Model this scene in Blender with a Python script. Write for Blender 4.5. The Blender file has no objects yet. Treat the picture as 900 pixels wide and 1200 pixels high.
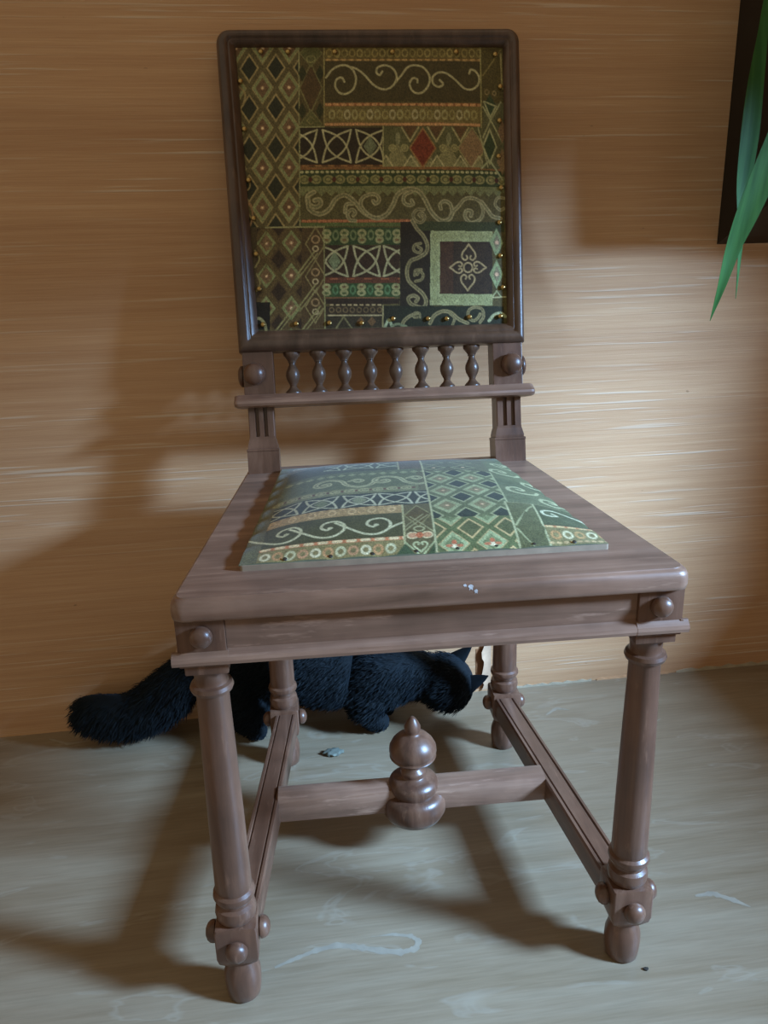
import bpy, bmesh, math, random
import numpy as np
from mathutils import Vector, Matrix

random.seed(7); rng = np.random.default_rng(7)
scene = bpy.context.scene
COL = scene.collection
TH = math.atan(0.0407)                 # the chair stands slightly turned from the wall
CT, ST = math.cos(-TH), math.sin(-TH)
def W(p):                              # chair-aligned coordinates -> room coordinates
    return Vector((CT*p[0]-ST*p[1], ST*p[0]+CT*p[1], p[2]))

# ------------------------------------------------------------------ camera
cam_d = bpy.data.cameras.new('camera'); cam = bpy.data.objects.new('camera', cam_d); COL.objects.link(cam)
cam_d.sensor_fit = 'VERTICAL'; cam_d.sensor_height = 24; cam_d.lens = 901.996/1200*24
cam_d.clip_start = 0.02
yaw, pitch, roll = -0.083753-TH, -0.306058, 0.029419
Rm = (Matrix.Rotation(yaw, 3, 'Z') @ Matrix.Rotation(pitch, 3, 'X') @ Matrix.Rotation(roll, 3, 'Y'))
c0, c1, c2 = Rm.col[0].copy(), Rm.col[1].copy(), Rm.col[2].copy()
M = Matrix(((c0[0], c2[0], -c1[0]), (c0[1], c2[1], -c1[1]), (c0[2], c2[2], -c1[2]))).to_4x4()
M.translation = W((-0.0974, -0.8590, 0.7365))
cam.matrix_world = M
scene.camera = cam
# ------------------------------------------------------------------ view
vs = scene.view_settings
vs.view_transform = 'Standard'; vs.look = 'None'; vs.gamma = 1; vs.use_curve_mapping = False
vs.exposure = 0.0
# ------------------------------------------------------------------ world and lights
world = bpy.data.worlds.new('world'); scene.world = world; world.use_nodes = True
bg = world.node_tree.nodes['Background']
bg.inputs[0].default_value = (1.0, 0.91, 0.70, 1); bg.inputs[1].default_value = 0.375
def area(name, loc, target, sx, sy, power, color):
    l = bpy.data.lights.new(name, 'AREA'); l.shape = 'RECTANGLE'; l.size = sx; l.size_y = sy
    l.energy = power; l.color = color
    o = bpy.data.objects.new(name, l); COL.objects.link(o); o.location = loc
    o.rotation_euler = (Vector(target)-Vector(loc)).to_track_quat('-Z', 'Z').to_euler()
    return o
area('window_daylight', (2.25, -1.25, 1.62), (0.25, 0.0, 0.35), 0.62, 0.34, 385, (0.34, 0.60, 1.0))

# ================================================================== helpers
def srgb(h, k=1.0):
    h = h.lstrip('#'); v = [int(h[i:i+2], 16)/255 for i in (0, 2, 4)]
    return tuple(min(1, k*(x/12.92 if x <= 0.04045 else ((x+0.055)/1.055)**2.4)) for x in v)
def link(o, parent=None):
    COL.objects.link(o)
    if parent: o.parent = parent
    return o
def mesh_obj(name, verts, faces, mat, parent=None, smooth=True, origin=(0, 0, 0), angle=None):
    me = bpy.data.meshes.new(name)
    ox, oy, oz = origin
    me.from_pydata([(v[0]-ox, v[1]-oy, v[2]-oz) for v in verts], [], faces)
    bm = bmesh.new(); bm.from_mesh(me); bmesh.ops.recalc_face_normals(bm, faces=bm.faces)
    if smooth:
        for f in bm.faces: f.smooth = True
        lim = math.radians(angle or 38)
        for e in bm.edges:
            if len(e.link_faces) == 2 and e.calc_face_angle(0) > lim: e.smooth = False
    bm.to_mesh(me); bm.free()
    if mat: me.materials.append(mat)
    return link(bpy.data.objects.new(name, me), parent)
def thing(name, label, cat, loc, group=None):
    o = bpy.data.objects.new(name, None); COL.objects.link(o)
    o.location = W(loc); o.rotation_euler = (0, 0, -TH); o.empty_display_size = 0.05
    o['label'] = label; o['category'] = cat
    if group: o['group'] = group
    return o
class MB:
    def __init__(s): s.v = []; s.f = []
    def add(s, v, f):
        n = len(s.v); s.v += [tuple(p) for p in v]; s.f += [tuple(i+n for i in q) for q in f]
    def box(s, x0, x1, y0, y1, z0, z1, b=0.0, fr=None):
        """box with chamfered edges"""
        if b <= 0:
            vs_ = [(x, y, z) for z in (z0, z1) for y in (y0, y1) for x in (x0, x1)]
            fs = [(0, 2, 3, 1), (4, 5, 7, 6), (0, 1, 5, 4), (2, 6, 7, 3), (0, 4, 6, 2), (1, 3, 7, 5)]
        else:
            bm = bmesh.new(); bmesh.ops.create_cube(bm, size=1)
            for v in bm.verts:
                v.co = Vector(((x0+x1)/2+v.co.x*(x1-x0), (y0+y1)/2+v.co.y*(y1-y0), (z0+z1)/2+v.co.z*(z1-z0)))
            bmesh.ops.bevel(bm, geom=list(bm.edges), offset=b, segments=2, profile=0.6, affect='EDGES')
            bm.verts.index_update()
            vs_ = [tuple(v.co) for v in bm.verts]; fs = [tuple(v.index for v in f.verts) for f in bm.faces]; bm.free()
        if fr: vs_ = [fr(p) for p in vs_]
        s.add(vs_, fs)
    def lathe(s, prof, c, axis='z', n=32, fr=None):
        """prof: (r, h) from low to high; c base point; ends closed"""
        vs_ = []; fs = []
        for r, h in prof:
            for k in range(n):
                a = 2*math.pi*k/n; p = (r*math.cos(a), r*math.sin(a))
                q = {'z': (p[0], p[1], h), 'y': (p[0], h, p[1]), 'x': (h, p[0], p[1])}[axis]
                q = (q[0]+c[0], q[1]+c[1], q[2]+c[2]); vs_.append(fr(q) if fr else q)
        m = len(prof)
        for i in range(m-1):
            for k in range(n):
                k2 = (k+1) % n
                fs.append((i*n+k, i*n+k2, (i+1)*n+k2, (i+1)*n+k))
        fs.append(tuple(range(n-1, -1, -1))); fs.append(tuple((m-1)*n+k for k in range(n)))
        s.add(vs_, fs)
    def prism(s, poly, a0, a1, f3):
        """poly (u,v) extruded from a0 to a1; f3(u,v,a)->xyz"""
        n = len(poly)
        vs_ = [f3(u, v, a0) for u, v in poly]+[f3(u, v, a1) for u, v in poly]
        fs = [tuple(range(n-1, -1, -1)), tuple(range(n, 2*n))]+[(i, (i+1) % n, n+(i+1) % n, n+i) for i in range(n)]
        s.add(vs_, fs)
    def rings(s, rings, closed=True):
        """bridge a list of equal-length closed rings; last joins first when closed"""
        n = len(rings[0]); vs_ = [p for r in rings for p in r]; fs = []; m = len(rings)
        for i in range(m if closed else m-1):
            j = (i+1) % m
            for k in range(n):
                k2 = (k+1) % n; fs.append((i*n+k, i*n+k2, j*n+k2, j*n+k))
        s.add(vs_, fs)
    def build(s, name, mat, parent=None, origin=(0, 0, 0), smooth=True, angle=None):
        return mesh_obj(name, s.v, s.f, mat, parent, smooth, origin, angle)
def round_poly(poly, r, n=6):
    """rounded convex polygon, n+1 points per corner"""
    out = []; m = len(poly)
    for i in range(m):
        p = np.array(poly[i], float); a = np.array(poly[i-1], float)-p; b = np.array(poly[(i+1) % m], float)-p
        a /= np.linalg.norm(a); b /= np.linalg.norm(b)
        rr = r[i] if isinstance(r, (list, tuple)) else r
        h = math.acos(max(-1, min(1, a@b)))/2; d = rr/math.tan(h)
        c = p+(a+b)/np.linalg.norm(a+b)*rr/math.sin(h)
        s0 = p+a*d-c; s1 = p+b*d-c
        a0 = math.atan2(s0[1], s0[0]); a1 = math.atan2(s1[1], s1[0])
        da = (a1-a0+math.pi) % (2*math.pi)-math.pi
        for k in range(n+1):
            t = a0+da*k/n; out.append((c[0]+rr*math.cos(t), c[1]+rr*math.sin(t)))
    return out
def lerp2(A, B, t): return [(a[0]+(b[0]-a[0])*t, a[1]+(b[1]-a[1])*t) for a, b in zip(A, B)]

# ================================================================== materials
def new_mat(name):
    m = bpy.data.materials.new(name); m.use_nodes = True; nt = m.node_tree
    return m, nt, nt.nodes['Principled BSDF']
def nd(nt, typ, **kw):
    n = nt.nodes.new(typ)
    for k, v in kw.items():
        if hasattr(n, k): setattr(n, k, v)
        else: n.inputs[k].default_value = v
    return n
def ramp(nt, fac, stops, interp='LINEAR'):
    r = nt.nodes.new('ShaderNodeValToRGB'); r.color_ramp.interpolation = interp
    e = r.color_ramp.elements
    while len(e) < len(stops): e.new(0.5)
    for i, (p, c) in enumerate(stops): e[i].position = p; e[i].color = (*c, 1) if len(c) == 3 else c
    nt.links.new(fac, r.inputs[0]); return r
def coords(nt, scale, rot=(0, 0, 0), loc=(0, 0, 0)):
    tc = nt.nodes.new('ShaderNodeTexCoord'); mp = nt.nodes.new('ShaderNodeMapping')
    mp.inputs['Scale'].default_value = scale; mp.inputs['Rotation'].default_value = rot; mp.inputs['Location'].default_value = loc
    nt.links.new(tc.outputs['Object'], mp.inputs[0]); return mp.outputs[0]
def noise(nt, vec, scale, detail=4, rough=0.55, dist=0.0):
    n = nd(nt, 'ShaderNodeTexNoise', Scale=scale, Detail=detail, Roughness=rough, Distortion=dist)
    nt.links.new(vec, n.inputs['Vector']); return n.outputs['Fac']
def mix(nt, fac, a, b, mode='MIX'):
    m = nt.nodes.new('ShaderNodeMix'); m.data_type = 'RGBA'; m.blend_type = mode
    for i, v in ((0, fac), (6, a), (7, b)):
        if isinstance(v, (int, float)): m.inputs[i].default_value = v
        elif isinstance(v, tuple): m.inputs[i].default_value = (*v[:3], 1)
        else: nt.links.new(v, m.inputs[i])
    return m.outputs[2]
def bump(nt, h, dist, strength, bs):
    b = nd(nt, 'ShaderNodeBump', Strength=strength, Distance=dist); nt.links.new(h, b.inputs['Height'])
    nt.links.new(b.outputs[0], bs.inputs['Normal']); return b

def wood(name, axis, dark, mid, light, rough=0.36):
    m, nt, bs = new_mat(name)
    sc = {'x': (2.5, 38, 38), 'y': (38, 2.5, 38), 'z': (38, 38, 2.5)}[axis]
    v = coords(nt, sc); f = noise(nt, v, 1.0, 6, 0.62, 0.6)
    r = ramp(nt, f, [(0.30, dark), (0.5, mid), (0.72, light)])
    big = noise(nt, coords(nt, (1, 1, 1)), 14, 3, 0.6)
    wr = ramp(nt, big, [(0.35, (0.82, 0.80, 0.80)), (0.65, (1.12, 1.10, 1.08))])
    base = mix(nt, 1.0, r.outputs[0], wr.outputs[0], 'MULTIPLY')
    sc2 = {'x': (14, 90, 90), 'y': (90, 14, 90), 'z': (90, 90, 14)}[axis]
    sf = noise(nt, coords(nt, sc2, loc=(4, 2, 7)), 1.0, 4, 0.7); sr = ramp(nt, sf, [(0.60, (0, 0, 0)), (0.74, (0.5, 0.5, 0.5))])
    nt.links.new(mix(nt, sr.outputs[0], base, tuple(min(1, c*1.5) for c in light)), bs.inputs['Base Color'])
    rr = nd(nt, 'ShaderNodeMapRange'); rr.inputs[3].default_value = rough-0.08; rr.inputs[4].default_value = rough+0.12
    nt.links.new(big, rr.inputs[0]); nt.links.new(rr.outputs[0], bs.inputs['Roughness'])
    pores = noise(nt, coords(nt, tuple(s*4 for s in sc)), 1.0, 3, 0.7)
    bump(nt, pores, 0.0006, 0.35, bs)
    bs.inputs['Specular IOR Level'].default_value = 0.6
    bs.inputs['Sheen Weight'].default_value = 0.06; bs.inputs['Sheen Tint'].default_value = (0.9, 0.85, 0.7, 1)   # dust and dull wax
    return m
D_, M_, L_ = srgb('482e21'), srgb('634230'), srgb('7c5a46')
wood_x_lit = wood('aged_walnut_along_x_lit', 'x', srgb('644938'), srgb('876551'), srgb('a6836d'))  # paler than the other walnut: extra light on front faces is in the colour
wood_y = wood('aged_walnut_along_y', 'y', D_, M_, L_)
wood_z = wood('aged_walnut_upright', 'z', D_, M_, L_)
frame_wood = wood('dark_back_frame_walnut', 'z', srgb('412d20'), srgb('573f2f'), srgb('6d5240'), 0.34)
frame_wood_x = wood('dark_back_rail_walnut', 'x', srgb('412d20'), srgb('573f2f'), srgb('6d5240'), 0.34)

def simple(name, col, rough=0.5, metal=0.0, spec=0.5):
    m, nt, bs = new_mat(name)
    f = noise(nt, coords(nt, (1, 1, 1)), 60, 3)
    r = ramp(nt, f, [(0.3, tuple(c*0.85 for c in col)), (0.7, tuple(min(1, c*1.12) for c in col))])
    nt.links.new(r.outputs[0], bs.inputs['Base Color'])
    bs.inputs['Roughness'].default_value = rough; bs.inputs['Metallic'].default_value = metal
    bs.inputs['Specular IOR Level'].default_value = spec
    return m
brass = simple('antique_brass', srgb('b9975c'), 0.3, 1.0)
board_mat = simple('pale_seat_board', srgb('a08c74'), 0.7)

# grasscloth wallpaper: long horizontal fibres, pale slubs, one seam
def wall_material():
    m, nt, bs = new_mat('grasscloth_wallpaper')
    fine = noise(nt, coords(nt, (9, 9, 520)), 1.0, 4, 0.6, 0.1)
    mid = noise(nt, coords(nt, (2.2, 2.2, 120)), 1.0, 4, 0.6, 0.2)
    broad = noise(nt, coords(nt, (0.5, 0.5, 13)), 1.0, 3, 0.5)
    r1 = ramp(nt, fine, [(0.25, srgb('bd8c62')), (0.5, srgb('c89a70')), (0.78, srgb('d3aa82'))])
    r2 = ramp(nt, mid, [(0.3, srgb('c09068')), (0.5, srgb('cc9e74')), (0.7, srgb('d8ac82'))])
    c = mix(nt, 0.5, r1.outputs[0], r2.outputs[0])
    r3 = ramp(nt, broad, [(0.35, (0.92, 0.89, 0.87)), (0.65, (1.05, 1.05, 1.05))])
    c = mix(nt, 1.0, c, r3.outputs[0], 'MULTIPLY')
    # pale slub threads
    sl = noise(nt, coords(nt, (5, 5, 250), loc=(3, 0, 1.7)), 1.0, 2, 0.45, 0.05)
    rs = ramp(nt, sl, [(0.60, (0, 0, 0)), (0.70, (1, 1, 1))])
    gate = noise(nt, coords(nt, (1.2, 1.2, 22), loc=(9, 0, 2)), 1.0, 2, 0.5)
    rg = ramp(nt, gate, [(0.40, (0.15, 0.15, 0.15)), (0.60, (1, 1, 1))])
    slub = mix(nt, 1.0, rs.outputs[0], rg.outputs[0], 'MULTIPLY')
    sm = nd(nt, 'ShaderNodeMath', operation='MULTIPLY'); sm.inputs[1].default_value = 0.42
    nt.links.new(slub, sm.inputs[0])
    c = mix(nt, sm.outputs[0], c, srgb('eadbc2'))
    # dark knots
    kn = noise(nt, coords(nt, (40, 40, 90), loc=(1, 0, 5)), 1.0, 2, 0.5)
    rk = ramp(nt, kn, [(0.745, (0, 0, 0)), (0.79, (1, 1, 1))])
    km = nd(nt, 'ShaderNodeMath', operation='MULTIPLY'); km.inputs[1].default_value = 0.55
    nt.links.new(rk.outputs[0], km.inputs[0])
    c = mix(nt, km.outputs[0], c, srgb('7a5539'))
    nt.links.new(c, bs.inputs['Base Color'])
    bs.inputs['Roughness'].default_value = 0.62
    bs.inputs['Specular IOR Level'].default_value = 0.35
    add = nd(nt, 'ShaderNodeMath', operation='ADD'); nt.links.new(fine, add.inputs[0]); nt.links.new(slub, add.inputs[1])
    bump(nt, add.outputs[0], 0.0009, 0.5, bs)
    return m
wall_mat = wall_material()

def floor_material():
    m, nt, bs = new_mat('light_wood_floor_sheet')
    v = coords(nt, (2.0, 22, 1), rot=(0, 0, 0.03))
    g = noise(nt, v, 1.0, 6, 0.6, 0.8)
    r = ramp(nt, g, [(0.3, srgb('857259')), (0.5, srgb('907e66')), (0.72, srgb('9b8b73'))])
    f2 = noise(nt, coords(nt, (14, 260, 1), rot=(0, 0, 0.03)), 1.0, 3, 0.6)
    r2 = ramp(nt, f2, [(0.3, (0.88, 0.87, 0.85)), (0.7, (1.06, 1.06, 1.06))])
    c = mix(nt, 1.0, r.outputs[0], r2.outputs[0], 'MULTIPLY')
    # pale worn figures
    w1 = noise(nt, coords(nt, (5, 17, 1), loc=(2.1, 0.4, 0)), 1.0, 3, 0.5, 1.6)
    rw = ramp(nt, w1, [(0.60, (0, 0, 0)), (0.635, (1, 1, 1)), (0.66, (0.1, 0.1, 0.1)), (0.8, (0.35, 0.35, 0.35))])
    wm = nd(nt, 'ShaderNodeMath', operation='MULTIPLY'); wm.inputs[1].default_value = 0.22
    nt.links.new(rw.outputs[0], wm.inputs[0])
    c = mix(nt, wm.outputs[0], c, srgb('b4ac9a'))
    nt.links.new(c, bs.inputs['Base Color'])
    rr = nd(nt, 'ShaderNodeMapRange'); rr.inputs[3].default_value = 0.34; rr.inputs[4].default_value = 0.52
    nt.links.new(g, rr.inputs[0]); nt.links.new(rr.outputs[0], bs.inputs['Roughness'])
    bump(nt, f2, 0.0003, 0.3, bs)
    return m
floor_mat = floor_material()

def fabric_material():
    m, nt, bs = new_mat('woven_tapestry_print')
    a = nt.nodes.new('ShaderNodeVertexColor'); a.layer_name = 'print'
    w = noise(nt, coords(nt, (620, 620, 420)), 1.0, 2, 0.6)
    r = ramp(nt, w, [(0.3, (0.62, 0.62, 0.62)), (0.7, (1.36, 1.34, 1.30))])
    q = noise(nt, coords(nt, (90, 90, 90)), 1.0, 3, 0.6); rq = ramp(nt, q, [(0.3, (0.84, 0.82, 0.78)), (0.7, (1.14, 1.13, 1.16))])
    nt.links.new(mix(nt, 1.0, mix(nt, 1.0, a.outputs[0], r.outputs[0], 'MULTIPLY'), rq.outputs[0], 'MULTIPLY'), bs.inputs['Base Color'])
    bs.inputs['Roughness'].default_value = 0.7; bs.inputs['Specular IOR Level'].default_value = 0.4
    bs.inputs['Sheen Weight'].default_value = 0.15; bs.inputs['Sheen Roughness'].default_value = 0.4
    bump(nt, w, 0.0006, 0.5, bs)
    return m
fabric = fabric_material()

# ================================================================== the setting
def structure(o): o['kind'] = 'structure'; return o
WY = 0.3495
b = MB(); b.box(-2.2, 2.4, -2.8, WY+0.1, -0.05, 0); structure(b.build('floor', floor_mat, smooth=False))
b = MB(); b.box(-2.2, 2.4, WY, WY+0.1, 0.0, 2.5)
wall = structure(b.build('wall_back', wall_mat, smooth=False))
# window wall to the right, outside the picture: the daylight comes in over its sill
WX, WA0, WA1, WZ0, WZ1 = 1.12, -1.15, -0.15, 0.63, 1.125
b = MB()
for y0, y1, z0, z1 in ((-2.8, WA0, 0, 2.5), (WA1, WY, 0, 2.5), (WA0, WA1, 0, WZ0), (WA0, WA1, WZ1, 2.5)): b.box(WX, WX+0.12, y0, y1, z0, z1)
structure(b.build('wall_right', wall_mat, smooth=False))
white = simple('white_window_paint', srgb('d8d5cc'), 0.4)
b = MB()
for y0, y1, z0, z1 in ((WA0, WA0+0.04, WZ0, WZ1), (WA1-0.04, WA1, WZ0, WZ1), (WA0, WA1, WZ1-0.04, WZ1), (WA0, WA1, WZ0-0.02, WZ0+0.012)): b.box(WX-0.01, WX+0.06, y0, y1, z0, z1, 0.003)
structure(b.build('window_1', white, smooth=False))

# ================================================================== the chair
CH = thing('dining_chair', 'old carved dark walnut dining chair with green patterned upholstered back and seat', 'chair', (0, 0, 0))
# --- turned leg shared by all four
LEG = [(0.0155, 0.0), (0.0175, 0.002), (0.0188, 0.012), (0.0194, 0.022), (0.0190, 0.032), (0.0165, 0.041), (0.0145, 0.046), (0.0150, 0.052)]
SHAFT = [(0.0155, 0.100), (0.0200, 0.106), (0.0212, 0.112), (0.0200, 0.119), (0.0165, 0.1215), (0.0165, 0.1235), (0.0180, 0.125), (0.0180, 0.1265), (0.0200, 0.1285),
         (0.0216, 0.1325), (0.0210, 0.1365), (0.0182, 0.1390), (0.0180, 0.1405), (0.0186, 0.142), (0.0184, 0.16), (0.0178, 0.22), (0.0168, 0.28), (0.0156, 0.34), (0.0153, 0.364),
         (0.0158, 0.3665), (0.0190, 0.368), (0.0203, 0.3715), (0.0190, 0.375), (0.0160, 0.3765), (0.0152, 0.379), (0.0158, 0.387), (0.0170, 0.390),
         (0.0185, 0.3925), (0.0185, 0.396)]
def stud(c, d, r, parent, proud=None, name='stud', mat=None):
    """turned wooden half ball on a thin collar, along direction d"""
    proud = proud or r*0.85
    prof = [(r*0.80, -0.003), (r*0.80, proud*0.10), (r*0.98, proud*0.16), (r, proud*0.34), (r*0.93, proud*0.58), (r*0.74, proud*0.80), (r*0.42, proud*0.95), (r*0.1, proud)]
    q = Vector((0, 0, 1)).rotation_difference(Vector(d)); C = Vector(c)
    m_ = MB(); m_.lathe(prof, (0, 0, 0), n=20, fr=lambda p: tuple(C+q @ Vector(p)))
    return m_.build(name, mat or wood_z, parent)
def leg(name, x, y, label=None, sx=1):
    m_ = MB(); m_.lathe(LEG, (x, y, 0)); h = 0.0215
    # lower block with hollowed underside corners
    sq = [(-1, -1), (1, -1), (1, 1), (-1, 1)]
    rr = []
    for s_, z in ((0.55, 0.050), (0.80, 0.053), (0.93, 0.059), (1.0, 0.066), (1.0, 0.0985), (0.95, 0.102), (0.7, 0.1028)):
        hh = h*s_; pts = round_poly([(x+hh*a, y+hh*b_) for a, b_ in sq], 0.0018 if s_ > .9 else 0.008, 4)
        rr.append([(p[0], p[1], z) for p in pts])
    m_.rings(rr, closed=False)
    m_.add(rr[0], [tuple(range(len(rr[0])))]); m_.add(rr[-1], [tuple(range(len(rr[-1])))])
    m_.lathe(SHAFT, (x, y, 0))
    m_.box(x-0.0195, x+0.0195, y-0.0195, y+0.0195, 0.3925, 0.4040, 0.0012)
    o = m_.build(name, wood_z, CH)
    if label: o['label'] = label
    return o
LX, LY, BX, BY = 0.2085, -0.2105, 0.172, 0.192
for s in (-1, 1):
    o = leg('front_leg', s*LX, LY)
    stud((s*LX, LY-0.0215, 0.079), (0, -1, 0), 0.0115, o, 0.013)
    stud((s*LX-0.0215, LY, 0.084), (-1, 0, 0), 0.0115, o, 0.012)
    stud((s*LX+0.0215, LY, 0.084), (1, 0, 0), 0.0115, o, 0.012)
for s in (-1, 1):
    o = leg('back_leg', s*BX, BY)
    stud((s*BX-0.0215, BY, 0.079), (-1, 0, 0), 0.0115, o, 0.012)
    stud((s*BX+0.0215, BY, 0.079), (1, 0, 0), 0.0115, o, 0.012)
# --- square blocks above the legs
for s in (-1, 1):
    m_ = MB(); m_.box(s*0.2105-0.0215, s*0.2105+0.0215, -0.2315, -0.188, 0.401, 0.4485, 0.0012)
    o = m_.build('leg_block', wood_z, CH)
    stud((s*0.2095, -0.2315, 0.4325), (0, -1, 0), 0.0102, o, 0.012)
    m_ = MB(); m_.box(s*BX-0.0205, s*BX+0.0205, BY-0.018, BY+0.022, 0.401, 0.4485, 0.0012)
    m_.build('leg_block', wood_z, CH)
# --- aprons with a moulding along the bottom
def apron(name, p0, p1, out, mat, top=0.4485, both=False):
    """board from p0 to p1 (plan points of the outer face), out = outward unit vector"""
    P0, P1, O = Vector((*p0, 0)), Vector((*p1, 0)), Vector((*out, 0))
    prof = [(-0.017, top), (0, top), (0, 0.417), (0.0015, 0.4155), (0.004, 0.4145), (0.0075, 0.412), (0.0085, 0.4085), (0.0075, 0.405), (0.004, 0.4035), (-0.017, 0.4035)]
    m_ = MB(); m_.prism(prof, 0, 1, lambda u, v, a: tuple(P0.lerp(P1, a)+O*u+Vector((0, 0, v))))
    return m_.build(name, mat, CH, angle=30)
apron('front_apron', (-0.1886, -0.2280), (0.1886, -0.2280), (0, -1), wood_x_lit)
for s in (-1, 1):                      # moulding carried across the face of each block
    prof = [(-0.002, 0.417), (0.0, 0.4165), (0.0015, 0.4145), (0.0042, 0.412), (0.0052, 0.4085), (0.0042, 0.405), (0.001, 0.4035), (-0.002, 0.4035)]
    m_ = MB(); xa, xb = sorted((s*0.1876, s*0.2375))
    m_.prism(prof, xa, xb, lambda u, v, a: (a, -0.2315-u, v))
    xs = s*0.232
    m_.prism(prof, -0.2325, -0.187, lambda u, v, a: (xs+s*u, a, v))
    m_.build('block_moulding', wood_x_lit, CH, angle=30)
for s in (-1, 1):
    dx, dy = (0.193-0.2290), (0.170+0.189); L = math.hypot(dx, dy)
    apron('side_apron', (s*0.2285, -0.189), (s*0.1925, 0.172), (s*dy/L, -dx/L), wood_y)
apron('back_apron', (-0.151, 0.2120), (0.151, 0.2120), (0, 1), wood_x_lit)
# --- seat frame
outer = round_poly([(-0.2353, -0.2390), (0.2353, -0.2390), (0.2000, 0.2290), (-0.2000, 0.2290)], [0.012, 0.012, 0.005, 0.005], 6)
inner = round_poly([(-0.1760, -0.1760), (0.1760, -0.1760), (0.1500, 0.1840), (-0.1500, 0.1840)], 0.003, 6)
PR = [(1.0, 0.4560), (0.16, 0.4480), (0.05, 0.4480), (0.012, 0.4495), (0.0, 0.4530), (0.0, 0.4590), (0.008, 0.4632), (0.03, 0.4664), (0.06, 0.4680), (0.085, 0.4684), (0.095, 0.4694), (1.0, 0.4700)]
m_ = MB(); m_.rings([[(p[0], p[1], z) for p in lerp2(outer, inner, t)] for t, z in PR])
m_.build('seat_frame', wood_x_lit, CH, angle=50)
# --- pale board and upholstered seat pad
def seat_hw(y): return 0.178-0.028*(y+0.177)/0.355
m_ = MB()
rb = round_poly([(-0.1775, -0.1785), (0.1785, -0.1785), (0.1510, 0.1860), (-0.1510, 0.1860)], 0.003, 6)
m_.rings([[(p[0], p[1], z) for p in rb] for z in (0.462, 0.4755)], closed=False)
m_.add([(p[0], p[1], 0.4755) for p in rb], [tuple(range(len(rb)))]); m_.add([(p[0], p[1], 0.462) for p in rb], [tuple(range(len(rb)))])
m_.build('seat_board', board_mat, CH)['label'] = 'pale bare edge of the seat board under the green cloth'

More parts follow.
